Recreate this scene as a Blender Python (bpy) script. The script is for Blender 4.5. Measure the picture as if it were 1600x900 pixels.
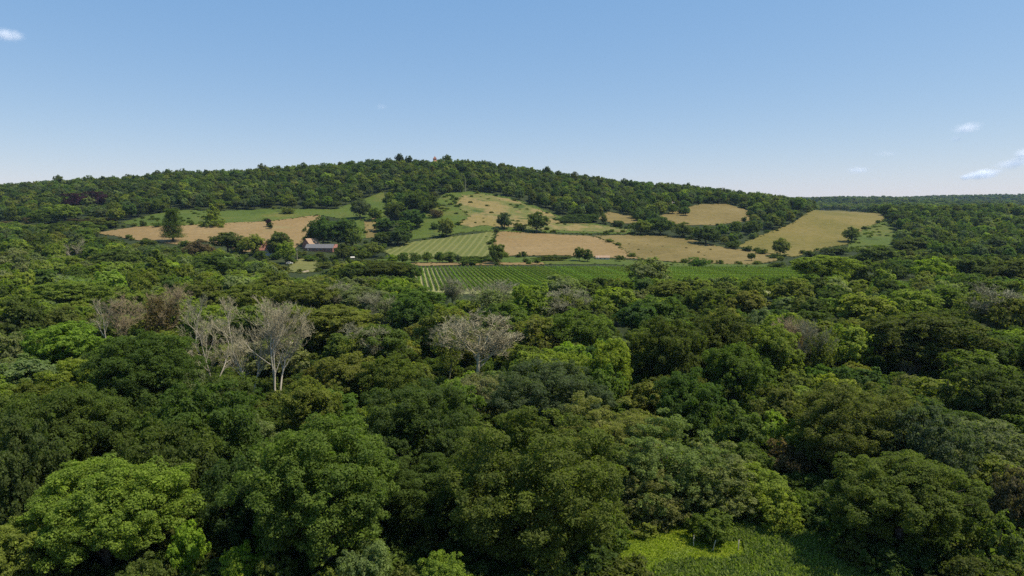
import bpy, math, random
import numpy as np
from mathutils import Vector, Matrix
from mathutils.geometry import delaunay_2d_cdt

for o in list(bpy.data.objects):
    bpy.data.objects.remove(o)
scene = bpy.context.scene
COL = scene.collection
R = math.radians
rng = np.random.default_rng(11)
random.seed(5)

# ------------------------------------------------------------------ camera
CAM_Z = 34.0
F = 1067.0                      # focal length in pixels of a 1600 px wide frame
TH = math.atan((450 - 335) / F)
cd = bpy.data.cameras.new('camera')
cam = bpy.data.objects.new('camera', cd); COL.objects.link(cam)
cam.location = (0, 0, CAM_Z)
cam.rotation_euler = (math.pi / 2 - TH, 0, 0)
cd.sensor_width = 36.0
cd.lens = 36.0 * F / 1600
cd.clip_start = 0.5; cd.clip_end = 40000
scene.camera = cam

# ------------------------------------------------------------------ sky, sun, exposure
SUN_EL, SUN_AZ = R(61), R(97)           # azimuth clockwise from the view direction (+Y)
world = bpy.data.worlds.new('World'); scene.world = world
world.use_nodes = True
nt = world.node_tree; nt.nodes.clear()
out = nt.nodes.new('ShaderNodeOutputWorld'); bg = nt.nodes.new('ShaderNodeBackground')
sky = nt.nodes.new('ShaderNodeTexSky'); sky.sky_type = 'NISHITA'; sky.sun_disc = False
sky.sun_elevation = SUN_EL; sky.sun_rotation = SUN_AZ
sky.air_density = 1.0; sky.dust_density = 0.15; sky.ozone_density = 2.6; sky.altitude = 100
bg.inputs['Strength'].default_value = 0.108
tone = nt.nodes.new('ShaderNodeVectorMath'); tone.operation = 'MULTIPLY_ADD'       # a milkier, more even summer sky
tone.inputs[1].default_value = (.80, .57, .35); tone.inputs[2].default_value = (.28, 1.47, 3.62)
nt.links.new(sky.outputs[0], tone.inputs[0]); nt.links.new(tone.outputs[0], bg.inputs[0]); nt.links.new(bg.outputs[0], out.inputs[0])

sd = bpy.data.lights.new('sun', 'SUN'); sun = bpy.data.objects.new('sun', sd); COL.objects.link(sun)
sd.energy = 5.0; sd.angle = R(0.53); sd.color = (1.0, 0.94, 0.81)
sv = Vector((math.sin(SUN_AZ) * math.cos(SUN_EL), math.cos(SUN_AZ) * math.cos(SUN_EL), math.sin(SUN_EL)))
sun.rotation_euler = sv.to_track_quat('Z', 'Y').to_euler()
sun.location = (0, 0, 300)

scene.view_settings.view_transform = 'Standard'
scene.view_settings.look = 'None'
scene.view_settings.exposure = 0.30
scene.view_settings.gamma = 1.0
scene.view_settings.use_curve_mapping = False
scene.render.engine = 'CYCLES'
cy = scene.cycles
cy.max_bounces = 18; cy.diffuse_bounces = 3; cy.glossy_bounces = 1; cy.transmission_bounces = 3
cy.transparent_max_bounces = 6; cy.volume_bounces = 16
cy.volume_step_rate = 1.0; cy.volume_max_steps = 64
cy.caustics_reflective = False; cy.caustics_refractive = False
cy.use_denoising = False

# ------------------------------------------------------------------ tags
def tag(o, label=None, cat=None, group=None, kind=None):
    if label: o['label'] = label
    if cat: o['category'] = cat
    if group: o['group'] = group
    if kind: o['kind'] = kind
    return o

# ------------------------------------------------------------------ pixel <-> world
cT, sT = math.cos(TH), math.sin(TH)
def pix_dir(px, py):
    u, v = (px - 800) / F, (450 - py) / F
    return u / (cT + v * sT), (v * cT - sT) / (cT + v * sT)     # per metre of Y: dX, dZ
def to_pix(x, y, z):
    dz = z - CAM_Z
    f = y * cT - dz * sT
    return 800 + F * x / f, 450 - F * (y * sT + dz * cT) / f

# ------------------------------------------------------------------ terrain height
TD = [0, 60, 300, 430, 500, 560, 620, 680, 740, 800, 900, 1000, 1150, 1400, 2000, 2600, 3200, 4200, 7000]
TC = {
 -500: [0, 0, 0, 4, 9, 13, 18, 24, 30, 36, 48, 60, 66, 60, 55, 55, 55, 50, 30],
    0: [0, 0, 0, 3, 8, 12, 17, 23, 29, 36, 51, 64, 66, 50, 45, 45, 45, 45, 30],
  200: [0, 0, 0, 1, 7, 15, 25, 33, 41, 50, 65, 78, 80, 60, 45, 45, 45, 45, 30],
  400: [0, 0, 0, 0, 6, 14, 24, 34, 44, 54, 72, 88, 90, 70, 45, 45, 45, 45, 30],
  600: [0, 0, 0, 0, 2, 8, 16, 27, 40, 55, 80, 101, 104, 80, 45, 45, 45, 45, 30],
  700: [0, 0, 0, 0, 2, 9, 19, 34, 50, 63, 82, 101, 106, 82, 45, 45, 45, 45, 30],
  800: [0, 0, 0, 0, 3, 10, 18, 29, 43, 55, 74, 95, 98, 76, 45, 45, 45, 45, 30],
  900: [0, 0, 0, 0, 3, 9, 15, 24, 33, 42, 58, 76, 80, 64, 45, 45, 45, 45, 30],
 1000: [0, 0, 0, 0, 1, 7, 13, 20, 28, 37, 53, 69, 73, 58, 45, 48, 55, 55, 30],
 1100: [0, 0, 0, 0, 0, 5, 11, 20, 30, 39, 53, 62, 62, 50, 46, 54, 66, 65, 40],
 1200: [0, 0, 0, 0, -1, 1, 8, 14, 22, 31, 43, 50, 48, 40, 50, 66, 92, 90, 45],
 1300: [0, 0, 0, 0, -1, 0, 5, 13, 24, 35, 37, 36, 32, 34, 50, 72, 100, 104, 45],
 1400: [0, 0, 0, 0, 2, 5, 9, 14, 20, 26, 32, 34, 32, 34, 54, 76, 108, 118, 50],
 1600: [0, 0, 0, 0, 4, 8, 12, 17, 23, 28, 33, 34, 32, 34, 54, 76, 106, 124, 60],
 2200: [0, 0, 0, 0, 5, 10, 16, 22, 28, 34, 40, 42, 40, 40, 50, 66, 90, 100, 70],
}
_tc = np.array([(k - 800) / F for k in TC]); _td = np.array(TD, float)
_tz = np.array([TC[k] for k in TC], float)
# fine table, smoothed
_ft = np.linspace(-1.5, 1.5, 241); _fd = np.exp(np.linspace(math.log(30), math.log(7000), 300))
_tab = np.array([np.interp(_fd, _td, row) for row in _tz])
_tab = np.array([np.interp(_ft, _tc, _tab[:, j]) for j in range(len(_fd))])    # (d, t)
def _blur(a, ax, n):
    k = np.hanning(n + 2)[1:-1]; k /= k.sum()
    p = [(0, 0), (0, 0)]; p[ax] = (n // 2, n // 2)
    b = np.pad(a, p, mode='edge')
    return np.apply_along_axis(lambda m: np.convolve(m, k, 'valid'), ax, b)
_tab = _blur(_blur(_tab, 1, 13), 0, 9)
def ground(x, y):
    x = np.asarray(x, float); y = np.asarray(y, float)
    d = np.clip(y, 31, 6900); t = np.clip(x / d, -1.499, 1.499)
    fi = (t + 1.5) / 3 * 240; i = np.clip(fi.astype(int), 0, 239); a = fi - i
    fj = (np.log(d) - math.log(30)) / (math.log(7000) - math.log(30)) * 299; j = np.clip(fj.astype(int), 0, 298); b = fj - j
    z = (_tab[j, i] * (1 - a) + _tab[j, i + 1] * a) * (1 - b) + (_tab[j + 1, i] * (1 - a) + _tab[j + 1, i + 1] * a) * b
    z = z + (np.sin(x * .031 + y * .017) * np.sin(y * .027 - x * .011)) * np.clip((d - 420) / 400, 0, 1) * 1.6
    z = z + (np.sin(x * .0052 + 1.3) * 7 + np.sin(x * .0127 + y * .002) * 5) * np.clip((d - 1600) / 900, 0, 1)
    return z
def gz(x, y): return float(ground(x, y))
_MY = np.concatenate([np.arange(40, 1400, 1.0), np.arange(1400, 6000, 6.0)])
def cast(px, py):
    """the first ground point that a photo pixel sees"""
    dx, dz = pix_dir(px, py)
    zr = CAM_Z + _MY * dz; g = ground(_MY * dx, _MY)
    k = np.argmax(zr <= g)
    y = _MY[k] if zr[k] <= g[k] else 1100.0
    return y * dx, y
def stand(px, top, h):
    """where a tree of height h must stand for its top to show at that pixel"""
    dx, dz = pix_dir(px, top)
    zr = CAM_Z + _MY * dz; g = ground(_MY * dx, _MY) + h
    k = np.argmax(zr <= g)
    y = _MY[k] if zr[k] <= g[k] else 1000.0
    return y * dx, y

# ------------------------------------------------------------------ materials
def newmat(name):
    m = bpy.data.materials.new(name); m.use_nodes = True
    n = m.node_tree; n.nodes.clear()
    return m, n, n.nodes, n.links
def add(nodes, t, **kw):
    n = nodes.new(t)
    for k, v in kw.items(): setattr(n, k, v)
    return n
def mixc(nodes, links, fac, a, b, mode='MIX'):
    n = nodes.new('ShaderNodeMix'); n.data_type = 'RGBA'; n.blend_type = mode
    for s, v in ((0, fac), (6, a), (7, b)):
        if isinstance(v, (int, float)): n.inputs[s].default_value = v
        elif isinstance(v, tuple): n.inputs[s].default_value = (*v, 1)[:4]
        else: links.new(v, n.inputs[s])
    return n.outputs[2]
def ramp(nodes, links, src, stops):
    n = nodes.new('ShaderNodeValToRGB'); e = n.color_ramp.elements
    while len(e) < len(stops): e.new(0.5)
    for q, (p, c) in zip(e, stops): q.position = p; q.color = (*c, 1)[:4] if isinstance(c, tuple) else (c, c, c, 1)
    links.new(src, n.inputs[0]); return n.outputs[0]
def noise(nodes, links, scale, detail=4, rough=.6, vec=None):
    n = nodes.new('ShaderNodeTexNoise'); n.inputs['Scale'].default_value = scale
    n.inputs['Detail'].default_value = detail; n.inputs['Roughness'].default_value = rough
    if vec is not None: links.new(vec, n.inputs['Vector'])
    return n.outputs[0]

def foliage_mat(name, per_instance):
    m, n, N, L = newmat(name)
    if per_instance:
        c = add(N, 'ShaderNodeAttribute', attribute_type='INSTANCER', attribute_name='tint').outputs['Color']
    else:
        c = add(N, 'ShaderNodeObjectInfo').outputs['Color']
    lv = add(N, 'ShaderNodeAttribute', attribute_type='GEOMETRY', attribute_name='leafvar').outputs['Fac']
    cv = add(N, 'ShaderNodeAttribute', attribute_type='GEOMETRY', attribute_name='clumpvar').outputs['Fac']
    # leaves differ: young yellow ones, old blue-green ones
    a = ramp(N, L, lv, [(0.0, (.62, .68, .66)), (0.5, (1, 1, 1)), (1.0, (1.42, 1.42, 1.18))])
    b = ramp(N, L, cv, [(0.0, (.80, .84, .92)), (0.5, (1, 1, 1)), (1.0, (1.18, 1.18, .92))])
    c1 = mixc(N, L, 1.0, c, a, 'MULTIPLY'); c2 = mixc(N, L, 1.0, c1, b, 'MULTIPLY')
    p = add(N, 'ShaderNodeBsdfPrincipled'); L.new(c2, p.inputs['Base Color'])
    p.inputs['Roughness'].default_value = .7; p.inputs['Specular IOR Level'].default_value = .10
    tr = add(N, 'ShaderNodeBsdfTranslucent')
    L.new(mixc(N, L, 1.0, c2, (1.16, 1.34, .5), 'MULTIPLY'), tr.inputs['Color'])
    mx = add(N, 'ShaderNodeMixShader'); mx.inputs[0].default_value = .50
    L.new(p.outputs[0], mx.inputs[1]); L.new(tr.outputs[0], mx.inputs[2])
    o = add(N, 'ShaderNodeOutputMaterial'); L.new(mx.outputs[0], o.inputs[0])
    return m
M_LEAF = foliage_mat('foliage', False)
M_LEAF_I = foliage_mat('woodland_foliage', True)

def simple(name, c1, c2, scale, rough=.85, bump=0.0):
    m, n, N, L = newmat(name)
    tc = add(N, 'ShaderNodeTexCoord').outputs['Object']
    f = noise(N, L, scale, 5, .65, tc)
    c = ramp(N, L, f, [(.3, c1), (.7, c2)])
    p = add(N, 'ShaderNodeBsdfPrincipled'); L.new(c, p.inputs['Base Color']); p.inputs['Roughness'].default_value = rough
    p.inputs['Specular IOR Level'].default_value = .2
    if bump:
        b = add(N, 'ShaderNodeBump'); b.inputs['Strength'].default_value = bump; L.new(f, b.inputs['Height']); L.new(b.outputs[0], p.inputs['Normal'])
    o = add(N, 'ShaderNodeOutputMaterial'); L.new(p.outputs[0], o.inputs[0])
    return m
M_BARK = simple('bark', (.045, .035, .025), (.12, .10, .075), 3.0, .9, .4)
M_DEAD = simple('dead_wood', (.34, .29, .21), (.50, .43, .33), 1.2, .85)
M_TWIG = simple('dead_twigs', (.30, .26, .155), (.43, .37, .23), .5, .9)
M_TWIGB = simple('brown_twigs', (.23, .175, .095), (.34, .265, .15), .5, .9)
M_TWIGG = simple('grey_twigs', (.185, .18, .105), (.30, .28, .17), .5, .9)

def ground_mat(name, stops, s1=.02, s2=.6, spots=None, stripes=None, bump=.5):
    """patchy ground: STOPS over a large noise, broken up by a small one"""
    m, n, N, L = newmat(name)
    geo = add(N, 'ShaderNodeNewGeometry').outputs['Position']
    f1 = noise(N, L, s1, 6, .62, geo); f2 = noise(N, L, s2, 4, .7, geo)
    c = ramp(N, L, f1, stops)
    br = ramp(N, L, f2, [(.25, (.64, .67, .64)), (.5, (1, 1, 1)), (.8, (1.30, 1.26, 1.16))])
    c = mixc(N, L, 1.0, c, br, 'MULTIPLY')
    if spots:
        col, sc, lo, hi = spots
        f3 = ramp(N, L, noise(N, L, sc, 5, .6, geo), [(lo, 0.0), (hi, 1.0)])
        c = mixc(N, L, f3, c, col)
    if stripes:
        ang, period, col, amt = stripes
        mp = add(N, 'ShaderNodeMapping'); mp.inputs['Rotation'].default_value = (0, 0, ang); L.new(geo, mp.inputs[0])
        w = add(N, 'ShaderNodeTexWave', wave_type='BANDS', bands_direction='X'); w.inputs['Scale'].default_value = math.pi * 2 / period / 20
        w.inputs['Distortion'].default_value = .6; w.inputs['Detail'].default_value = 2; w.inputs['Detail Scale'].default_value = .4
        L.new(mp.outputs[0], w.inputs[0])
        q = ramp(N, L, w.outputs['Fac'], [(.55, 0.0), (.9, 1.0)])
        mm = add(N, 'ShaderNodeMath', operation='MULTIPLY'); L.new(q, mm.inputs[0]); mm.inputs[1].default_value = amt
        c = mixc(N, L, mm.outputs[0], c, col)
    p = add(N, 'ShaderNodeBsdfPrincipled'); L.new(c, p.inputs['Base Color'])
    p.inputs['Roughness'].default_value = .95; p.inputs['Specular IOR Level'].default_value = .1
    b = add(N, 'ShaderNodeBump'); b.inputs['Strength'].default_value = bump; b.inputs['Distance'].default_value = .5
    L.new(f2, b.inputs['Height']); L.new(b.outputs[0], p.inputs['Normal'])
    o = add(N, 'ShaderNodeOutputMaterial'); L.new(p.outputs[0], o.inputs[0])
    return m
G_WOOD = ground_mat('woodland_floor', [(.35, (.020, .028, .010)), (.65, (.040, .050, .016))], .05, .8)
G_GREEN = ground_mat('green_pasture', [(.30, (0.053, 0.0802, 0.0131)), (.55, (0.0714, 0.0956, 0.016)), (.72, (0.1152, 0.1067, 0.0262))], .018, .35, ((0.0403, 0.0555, 0.014), .06, .60, .68))
G_DRY = ground_mat('dry_pasture', [(.37, (0.1318, 0.099, 0.0333)), (.5, (0.163, 0.1208, 0.0432)), (.63, (0.1918, 0.1449, 0.0589))], .012, .22, ((0.0815, 0.0821, 0.0196), .022, .60, .74), (R(-75), 8.0, (0.1304, 0.1019, 0.0321), .40))
G_STRAW = ground_mat('mown_straw', [(.37, (0.1905, 0.1265, 0.0509)), (.5, (0.2117, 0.1427, 0.0619)), (.63, (0.2329, 0.1615, 0.0752))], .012, .3, ((0.186, 0.1666, 0.072), .02, .58, .72), (R(80), 7.0, (0.1641, 0.1103, 0.042), .5))
G_MOUND = ground_mat('rough_hill_pasture', [(.36, (0.1779, 0.1382, 0.0459)), (.47, (0.1956, 0.147, 0.0586)), (.56, (0.1008, 0.1118, 0.028)), (.66, (0.1779, 0.1323, 0.0509))], .022, .25, ((0.0504, 0.0735, 0.0153), .035, .57, .66))
G_RIGHT = ground_mat('golden_pasture', [(.37, (0.1095, 0.0958, 0.0222)), (.5, (0.1418, 0.1135, 0.0304)), (.63, (0.1642, 0.1261, 0.0405))], .014, .22, ((0.0796, 0.0807, 0.0183), .02, .62, .76), (R(-62), 9.0, (0.1692, 0.1372, 0.0358), .42))
G_STRIPE = ground_mat('striped_crop', [(.30, (0.0917, 0.1043, 0.025)), (.55, (0.1075, 0.117, 0.03)), (.72, (0.1391, 0.1265, 0.0425))], .02, .4, None, (R(5), 5.6, (0.1897, 0.1771, 0.06), .5))
G_VINE = ground_mat('vineyard_grass', [(.30, (0.1765, 0.1801, 0.0625)), (.55, (0.2206, 0.2132, 0.0882)), (.72, (0.2647, 0.2279, 0.1176))], .03, .5)
G_MEADOW = ground_mat('meadow_grass', [(.30, (.095, .135, .013)), (.5, (.13, .16, .012)), (.70, (.165, .168, .014))], .12, 1.2, ((.10, .13, .03), .2, .55, .68))
G_ROUGH = ground_mat('rough_meadow', [(.30, (.09, .11, .03)), (.5, (.13, .145, .045)), (.70, (.19, .19, .07))], .15, 1.5)
G_LAWN = ground_mat('lawn', [(.30, (0.1029, 0.1103, 0.0294)), (.70, (0.1618, 0.1471, 0.0515))], .05, .5)
G_PATH = ground_mat('chalk_track', [(.3, (0.25, 0.1985, 0.125)), (.7, (0.3088, 0.25, 0.1691))], .1, 1.0)

# ------------------------------------------------------------------ mesh helpers
def mesh_from(name, V, Fc, mat=None, attrs=None, smooth=False):
    V = np.asarray(V, np.float32); Fc = np.asarray(Fc, np.int32)
    me = bpy.data.meshes.new(name)
    nf, k = Fc.shape
    me.vertices.add(len(V)); me.vertices.foreach_set('co', V.ravel())
    me.loops.add(nf * k); me.loops.foreach_set('vertex_index', Fc.ravel())
    me.polygons.add(nf); me.polygons.foreach_set('loop_start', np.arange(0, nf * k, k, dtype=np.int32))
    try: me.polygons.foreach_set('loop_total', np.full(nf, k, np.int32))
    except Exception: pass
    if smooth: me.polygons.foreach_set('use_smooth', np.ones(nf, bool))
    for an, av in (attrs or {}).items():
        a = me.attributes.new(an, 'FLOAT', 'FACE'); a.data.foreach_set('value', np.asarray(av, np.float32))
    me.update(calc_edges=True)
    if mat: me.materials.append(mat)
    return me
def link(name, me, parent=None):
    o = bpy.data.objects.new(name, me); COL.objects.link(o)
    if parent is not None: o.parent = parent
    return o
def norm(a): return a / np.maximum(np.linalg.norm(a, axis=-1, keepdims=True), 1e-9)

def leaf_quads(P, Nn, L, r, aspect=.6):
    """rhombic leaf sprays at P facing Nn"""
    n = len(P)
    Nn = norm(Nn); a = norm(np.cross(Nn, norm(r.normal(size=(n, 3)))))
    b = np.cross(Nn, a)
    l = (L * np.clip(r.lognormal(-.08, .38, n), .4, 2.2))[:, None]
    w = l * aspect
    bend = Nn * l * .18
    V = np.stack([P + a * l * .5 - bend, P + b * w * .5, P - a * l * .5 - bend, P - b * w * .5], 1).reshape(-1, 3)
    Fq = np.arange(n * 4).reshape(n, 4)
    return V, Fq

def fib(n):
    i = np.arange(n) + .5
    ph = np.arccos(1 - 2 * i / n); th = np.pi * (1 + 5 ** .5) * i
    return np.stack([np.cos(th) * np.sin(ph), np.sin(th) * np.sin(ph), np.cos(ph)], 1)

def crown(seed, shape='round', nclump=70, nleaf=40000, L=.24, W=15., H=15., soft=0.0):
    """returns mesh arrays and the clump centres of one leafy crown"""
    r = np.random.default_rng(seed)
    R0 = W / 2
    zb, cf, pz = {'round': (.03, .42, 2.5), 'tall': (.03, .45, 2.1), 'spread': (.05, .50, 2.2), 'loose': (.05, .48, 2.0),
                  'mound': (-.02, .32, 2.2), 'cone': (.03, .2, 1.4), 'bush': (-.02, .30, 2.2), 'pine': (.42, .55, 2.1)}.get(shape, (.1, .42, 2.3))
    zb *= H; cz = zb + (H - zb) * cf; up = H - cz; lo = cz - zb
    D = fib(int(nclump * 1.35)); D = norm(D + r.normal(scale=.16, size=D.shape)); D = D[D[:, 2] > -.82][:]
    r.shuffle(D); D = D[:nclump]
    ld = norm(r.normal(size=(9, 3)) * [1, 1, .8]); ld[:, 2] = np.abs(ld[:, 2]) * .8
    lobe = np.max(np.exp(-(np.arccos(np.clip(D @ ld.T, -1, 1)) / .55) ** 2), 1)
    amp = {'loose': .42, 'spread': .34, 'mound': .15, 'round': .27, 'tall': .30, 'bush': .28}.get(shape, .2)
    f = (1 - amp) + amp * lobe
    az = np.where(D[:, 2] > 0, up, lo)
    # superellipsoid radius in that direction
    hd = np.linalg.norm(D[:, :2], axis=1)
    lowp = D[:, 2] < 0
    pq = np.where(lowp, 4.0, pz)
    rad = ((hd / R0) ** pq + (np.abs(D[:, 2]) / az) ** pq) ** (-1 / pq)
    rc = r.uniform(.070, .140, len(D)) * W * (70 / nclump) ** .33
    if shape == 'cone':
        zz = r.uniform(0, 1, len(D)) ** 1.25; an = r.uniform(0, 2 * np.pi, len(D))
        rr = R0 * (1 - zz) ** .8 * r.uniform(.75, 1.0, len(D))
        C = np.stack([np.cos(an) * rr, np.sin(an) * rr, zb + zz * (H * .97 - zb)], 1); rc *= (.55 + .5 * (1 - zz)); D = norm(C - [0, 0, cz])
    else:
        rr = np.maximum(rad * f * r.uniform(.76, 1.07, len(D)) - rc * .75, 0)
        far_out = r.uniform(size=len(D)) < .10
        rr = np.where(far_out, rr * 1.13, rr); rc = np.where(far_out, rc * .62, rc)
        C = D * rr[:, None] + [0, 0, cz]
    # sub clumps
    ns = 8
    SD = norm(r.normal(size=(len(C), ns, 3)) + D[:, None] * .75 + [0, 0, .35])
    S = C[:, None] + SD * (rc[:, None, None] * r.uniform(.45, 1.05, (len(C), ns, 1))) * np.stack([r.uniform(.8, 1.25, len(C)), r.uniform(.8, 1.25, len(C)), r.uniform(.5, .9, len(C)) if shape == 'spread' else r.uniform(.72, 1.08, len(C))], 1)[:, None]
    sr = np.repeat(rc[:, None] * .46, ns, 1) * r.uniform(.7, 1.25, (len(C), ns))
    S = S.reshape(-1, 3); SDf = SD.reshape(-1, 3); sr = sr.ravel(); cid = np.repeat(np.arange(len(C)), ns)
    cvar = r.uniform(0, 1, len(C))[cid] * .55 + r.uniform(0, 1, len(S)) * .45
    ni = int(nleaf * .12); no = nleaf - ni
    pr = sr ** 2; k = r.choice(len(S), no, p=pr / pr.sum())
    ldir = norm(r.normal(size=(no, 3)) + SDf[k] * .5 + [0, 0, .25])
    P = S[k] + ldir * (sr[k] * r.uniform(.25, 1.0, no) ** .5)[:, None] * [1, 1, .8]
    Nn = ldir * (.75 - soft * .3) + D[cid[k]] * soft + r.normal(size=(no, 3)) * (.55 - soft * .25) + [0, 0, .35]
    # inner leaves close the crown
    Di = norm(r.normal(size=(ni, 3))); azi = np.where(Di[:, 2] > 0, up, lo)
    Pi = Di * (r.uniform(.2, .66, ni))[:, None] * np.stack([np.full(ni, R0), np.full(ni, R0), azi], 1) * (.9 - amp * .5) + [0, 0, cz]
    if shape == 'cone':
        zi = r.uniform(0, .9, ni); Pi = np.stack([Di[:, 0] * R0 * (1 - zi) * .7, Di[:, 1] * R0 * (1 - zi) * .7, zb + zi * (H - zb)], 1)
    V1, F1 = leaf_quads(P, Nn, L, r); V2, F2 = leaf_quads(Pi, r.normal(size=(ni, 3)) + [0, 0, .4], L * 1.7, r, .8)
    V = np.concatenate([V1, V2]); Fq = np.concatenate([F1, F2 + len(V1)])
    lv = np.clip(r.normal(.5, .22, len(Fq)), 0, 1); cv = np.concatenate([cvar[k], np.full(ni, .4)])
    return V, Fq, {'leafvar': lv, 'clumpvar': cv}, C

def cedar(seed, nleaf=9000, L=.5, W=15., H=15.):
    """flat tiers of foliage on a tall mast"""
    r = np.random.default_rng(seed); Ps, Ns, cv = [], [], []
    tiers = 14; C = []
    for i in range(tiers):
        z = H * (.14 + .83 * i / tiers); rad = W / 2 * (1 - .62 * (i / tiers) ** 1.3) * r.uniform(.7, 1.05)
        nb = 9
        for b in range(nb):
            a = b / nb * 2 * np.pi + r.uniform(-.3, .3); ln = rad * r.uniform(.6, 1.05)
            m = int(nleaf / tiers / nb); s = r.uniform(.15, 1, m) ** .7
            w = .42 * ln * (1.1 - s * .5)
            x = np.cos(a) * ln * s + r.normal(size=m) * w * .5; y = np.sin(a) * ln * s + r.normal(size=m) * w * .5
            Ps.append(np.stack([x, y, z + .03 * H * s + r.normal(size=m) * .022 * H], 1)); Ns.append(r.normal(size=(m, 3)) * .45 + [0, 0, 1]); cv.append(np.full(m, r.uniform()))
            C.append([np.cos(a) * ln * .7, np.sin(a) * ln * .7, z])
    P = np.concatenate(Ps); V, Fq = leaf_quads(P, np.concatenate(Ns), L, r)
    return V, Fq, {'leafvar': np.clip(r.normal(.5, .2, len(P)), 0, 1), 'clumpvar': np.concatenate(cv)}, np.array(C)

def tube(path, radii, sides=7):
    path = np.asarray(path, float); n = len(path)
    t = norm(np.gradient(path, axis=0)); ref = np.array([.31, .95, .05])
    a = norm(np.cross(t, ref)); b = np.cross(t, a)
    an = np.linspace(0, 2 * np.pi, sides, endpoint=False)
    ring = a[:, None] * np.cos(an)[None, :, None] + b[:, None] * np.sin(an)[None, :, None]
    V = (path[:, None] + ring * np.asarray(radii)[:, None, None]).reshape(-1, 3)
    i = np.arange(n - 1)[:, None] * sides; j = np.arange(sides)[None]; j2 = (j + 1) % sides
    Fq = np.stack([i + j, i + j2, i + sides + j2, i + sides + j], -1).reshape(-1, 4)
    return V, Fq
def join(parts):
    Vs, Fs, n = [], [], 0
    for V, Fq in parts: Vs.append(V); Fs.append(Fq + n); n += len(V)
    return np.concatenate(Vs), np.concatenate(Fs)
def trunk(seed, C, H=15., rad=.38, nl=9, sides=7):
    r = np.random.default_rng(seed + 900)
    top = np.array([r.normal() * .3, r.normal() * .3, H * .66])
    s = np.linspace(0, 1, 7)[:, None]
    path = s * top + np.stack([np.sin(s[:, 0] * 3) * .15, np.cos(s[:, 0] * 4) * .12 - .12, -s[:, 0] * 0], 1); path[0, 2] = -.6
    rr = rad * np.array([1.45, 1.0, .85, .7, .52, .36, .18])
    parts = [tube(path, rr, sides)]
    for c in C[r.permutation(len(C))[:nl]]:
        z0 = min(max(c[2] * .45, H * .12), H * .5); k = z0 / top[2]; p0 = np.array([np.interp(k, s[:, 0], path[:, q]) for q in range(3)])
        q = np.linspace(0, 1, 6)[:, None]
        pth = p0 + (c - p0) * q + np.array([0, 0, 1.]) * (q * (1 - q)) * np.linalg.norm(c - p0) * .25
        parts.append(tube(pth, rad * .42 * np.linspace(1, .15, 6), 5))
    return join(parts)

def bare_tree(seed, H=15., spread=.55, stems=1, levels=4, twig=.018, density=1.0, up=.05):
    """leafless branching; returns (stem arrays, twig arrays)"""
    r = np.random.default_rng(seed); big, small = [], []
    def grow(p, d, ln, rad, lev):
        n = 6 if lev < 2 else 4
        path = [p]; dd = d.copy()
        for i in range(n - 1):
            dd = dd + r.normal(size=3) * (.10 + .05 * lev) + np.array([0, 0, up + .02 * lev]); dd /= np.linalg.norm(dd)
            path.append(path[-1] + dd * ln / (n - 1))
        path = np.array(path); rr = np.linspace(rad, max(rad * .38, twig * .6), n)
        (big if lev < 2 else small).append(tube(path, rr, 6 if lev == 0 else (5 if lev == 1 else 3)))
        if lev >= levels: return
        nc = int([9, 8, 7, 6, 4][lev] * density + r.uniform(0, 1))
        for i in range(nc):
            s = r.uniform(.30 if lev == 0 else .18, 1.0); q = s * (n - 1); k = min(int(q), n - 2)
            pp = path[k] + (path[k + 1] - path[k]) * (q - k)
            side = norm(np.cross(dd, r.normal(size=3)))
            sp = spread * r.uniform(.7, 1.35)
            nd = norm((path[k + 1] - path[k]) / np.linalg.norm(path[k + 1] - path[k]) + side * sp + [0, 0, .12])
            grow(pp, nd, ln * r.uniform(.42, .66) * (1.15 - .4 * s), max(rad * (.55 if lev < 1 else .5) * (1.1 - .5 * s), twig), lev + 1)
    for s in range(stems):
        a = r.uniform(0, 6.28); o = np.array([math.cos(a), math.sin(a), 0]) * (.25 if stems > 1 else 0)
        d = norm(np.array([o[0] * 1.0, o[1] * 1.0, 1.0]))
        grow(o - [0, 0, .3], d, H * r.uniform(.56, .70), H * .0125 / (stems ** .25), 0)
    a, b = join(big), join(small)
    zt = max(a[0][:, 2].max(), np.percentile(b[0][:, 2], 99.5)); sc = H / zt
    return (a[0] * sc, a[1]), (b[0] * sc, b[1])

# ------------------------------------------------------------------ libraries (15 m by 15 m, scaled when placed)
LIB = {}
def lib(lod, shape, k):
    key = (lod, shape, k)
    if key in LIB: return LIB[key]
    nc, nl, L = {'near': (125, 110000, .18), 'mid': (80, 32000, .31), 'far': (42, 8500, .56)}[lod]
    seed = abs(hash((lod == 'near', len(shape), ord(shape[0]), k))) % 99991
    seed = (ord(shape[0]) * 131 + ord(shape[1]) * 17 + k * 977 + {'near': 1, 'mid': 2, 'far': 3}[lod]) % 99991
    if shape == 'cedar': V, Fq, at, C = cedar(seed, nl, L * .9)
    else:
        if shape == 'bush': nl = int(nl * .6); nc = int(nc * .6)
        if shape == 'mound': nc = int(nc * 1.5)
        if shape == 'pine': nl //= 2; nc = nc // 2
        V, Fq, at, C = crown(seed, shape, nc, nl, L * (1.15 if shape == 'bush' else 1), soft={'near': .1, 'mid': .25, 'far': .45}[lod])
    cm = mesh_from(f'{shape}_crown', V, Fq, M_LEAF, at)
    hh = 15.
    tv, tf = trunk(seed, C, 15. * (1.25 if shape == 'pine' else 1), .38 if shape != 'cedar' else .45, 9)
    tm = mesh_from(f'{shape}_trunk', tv, tf, M_BARK, smooth=True)
    LIB[key] = (cm, tm); return LIB[key]
BARE = {}; WID = {}
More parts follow.
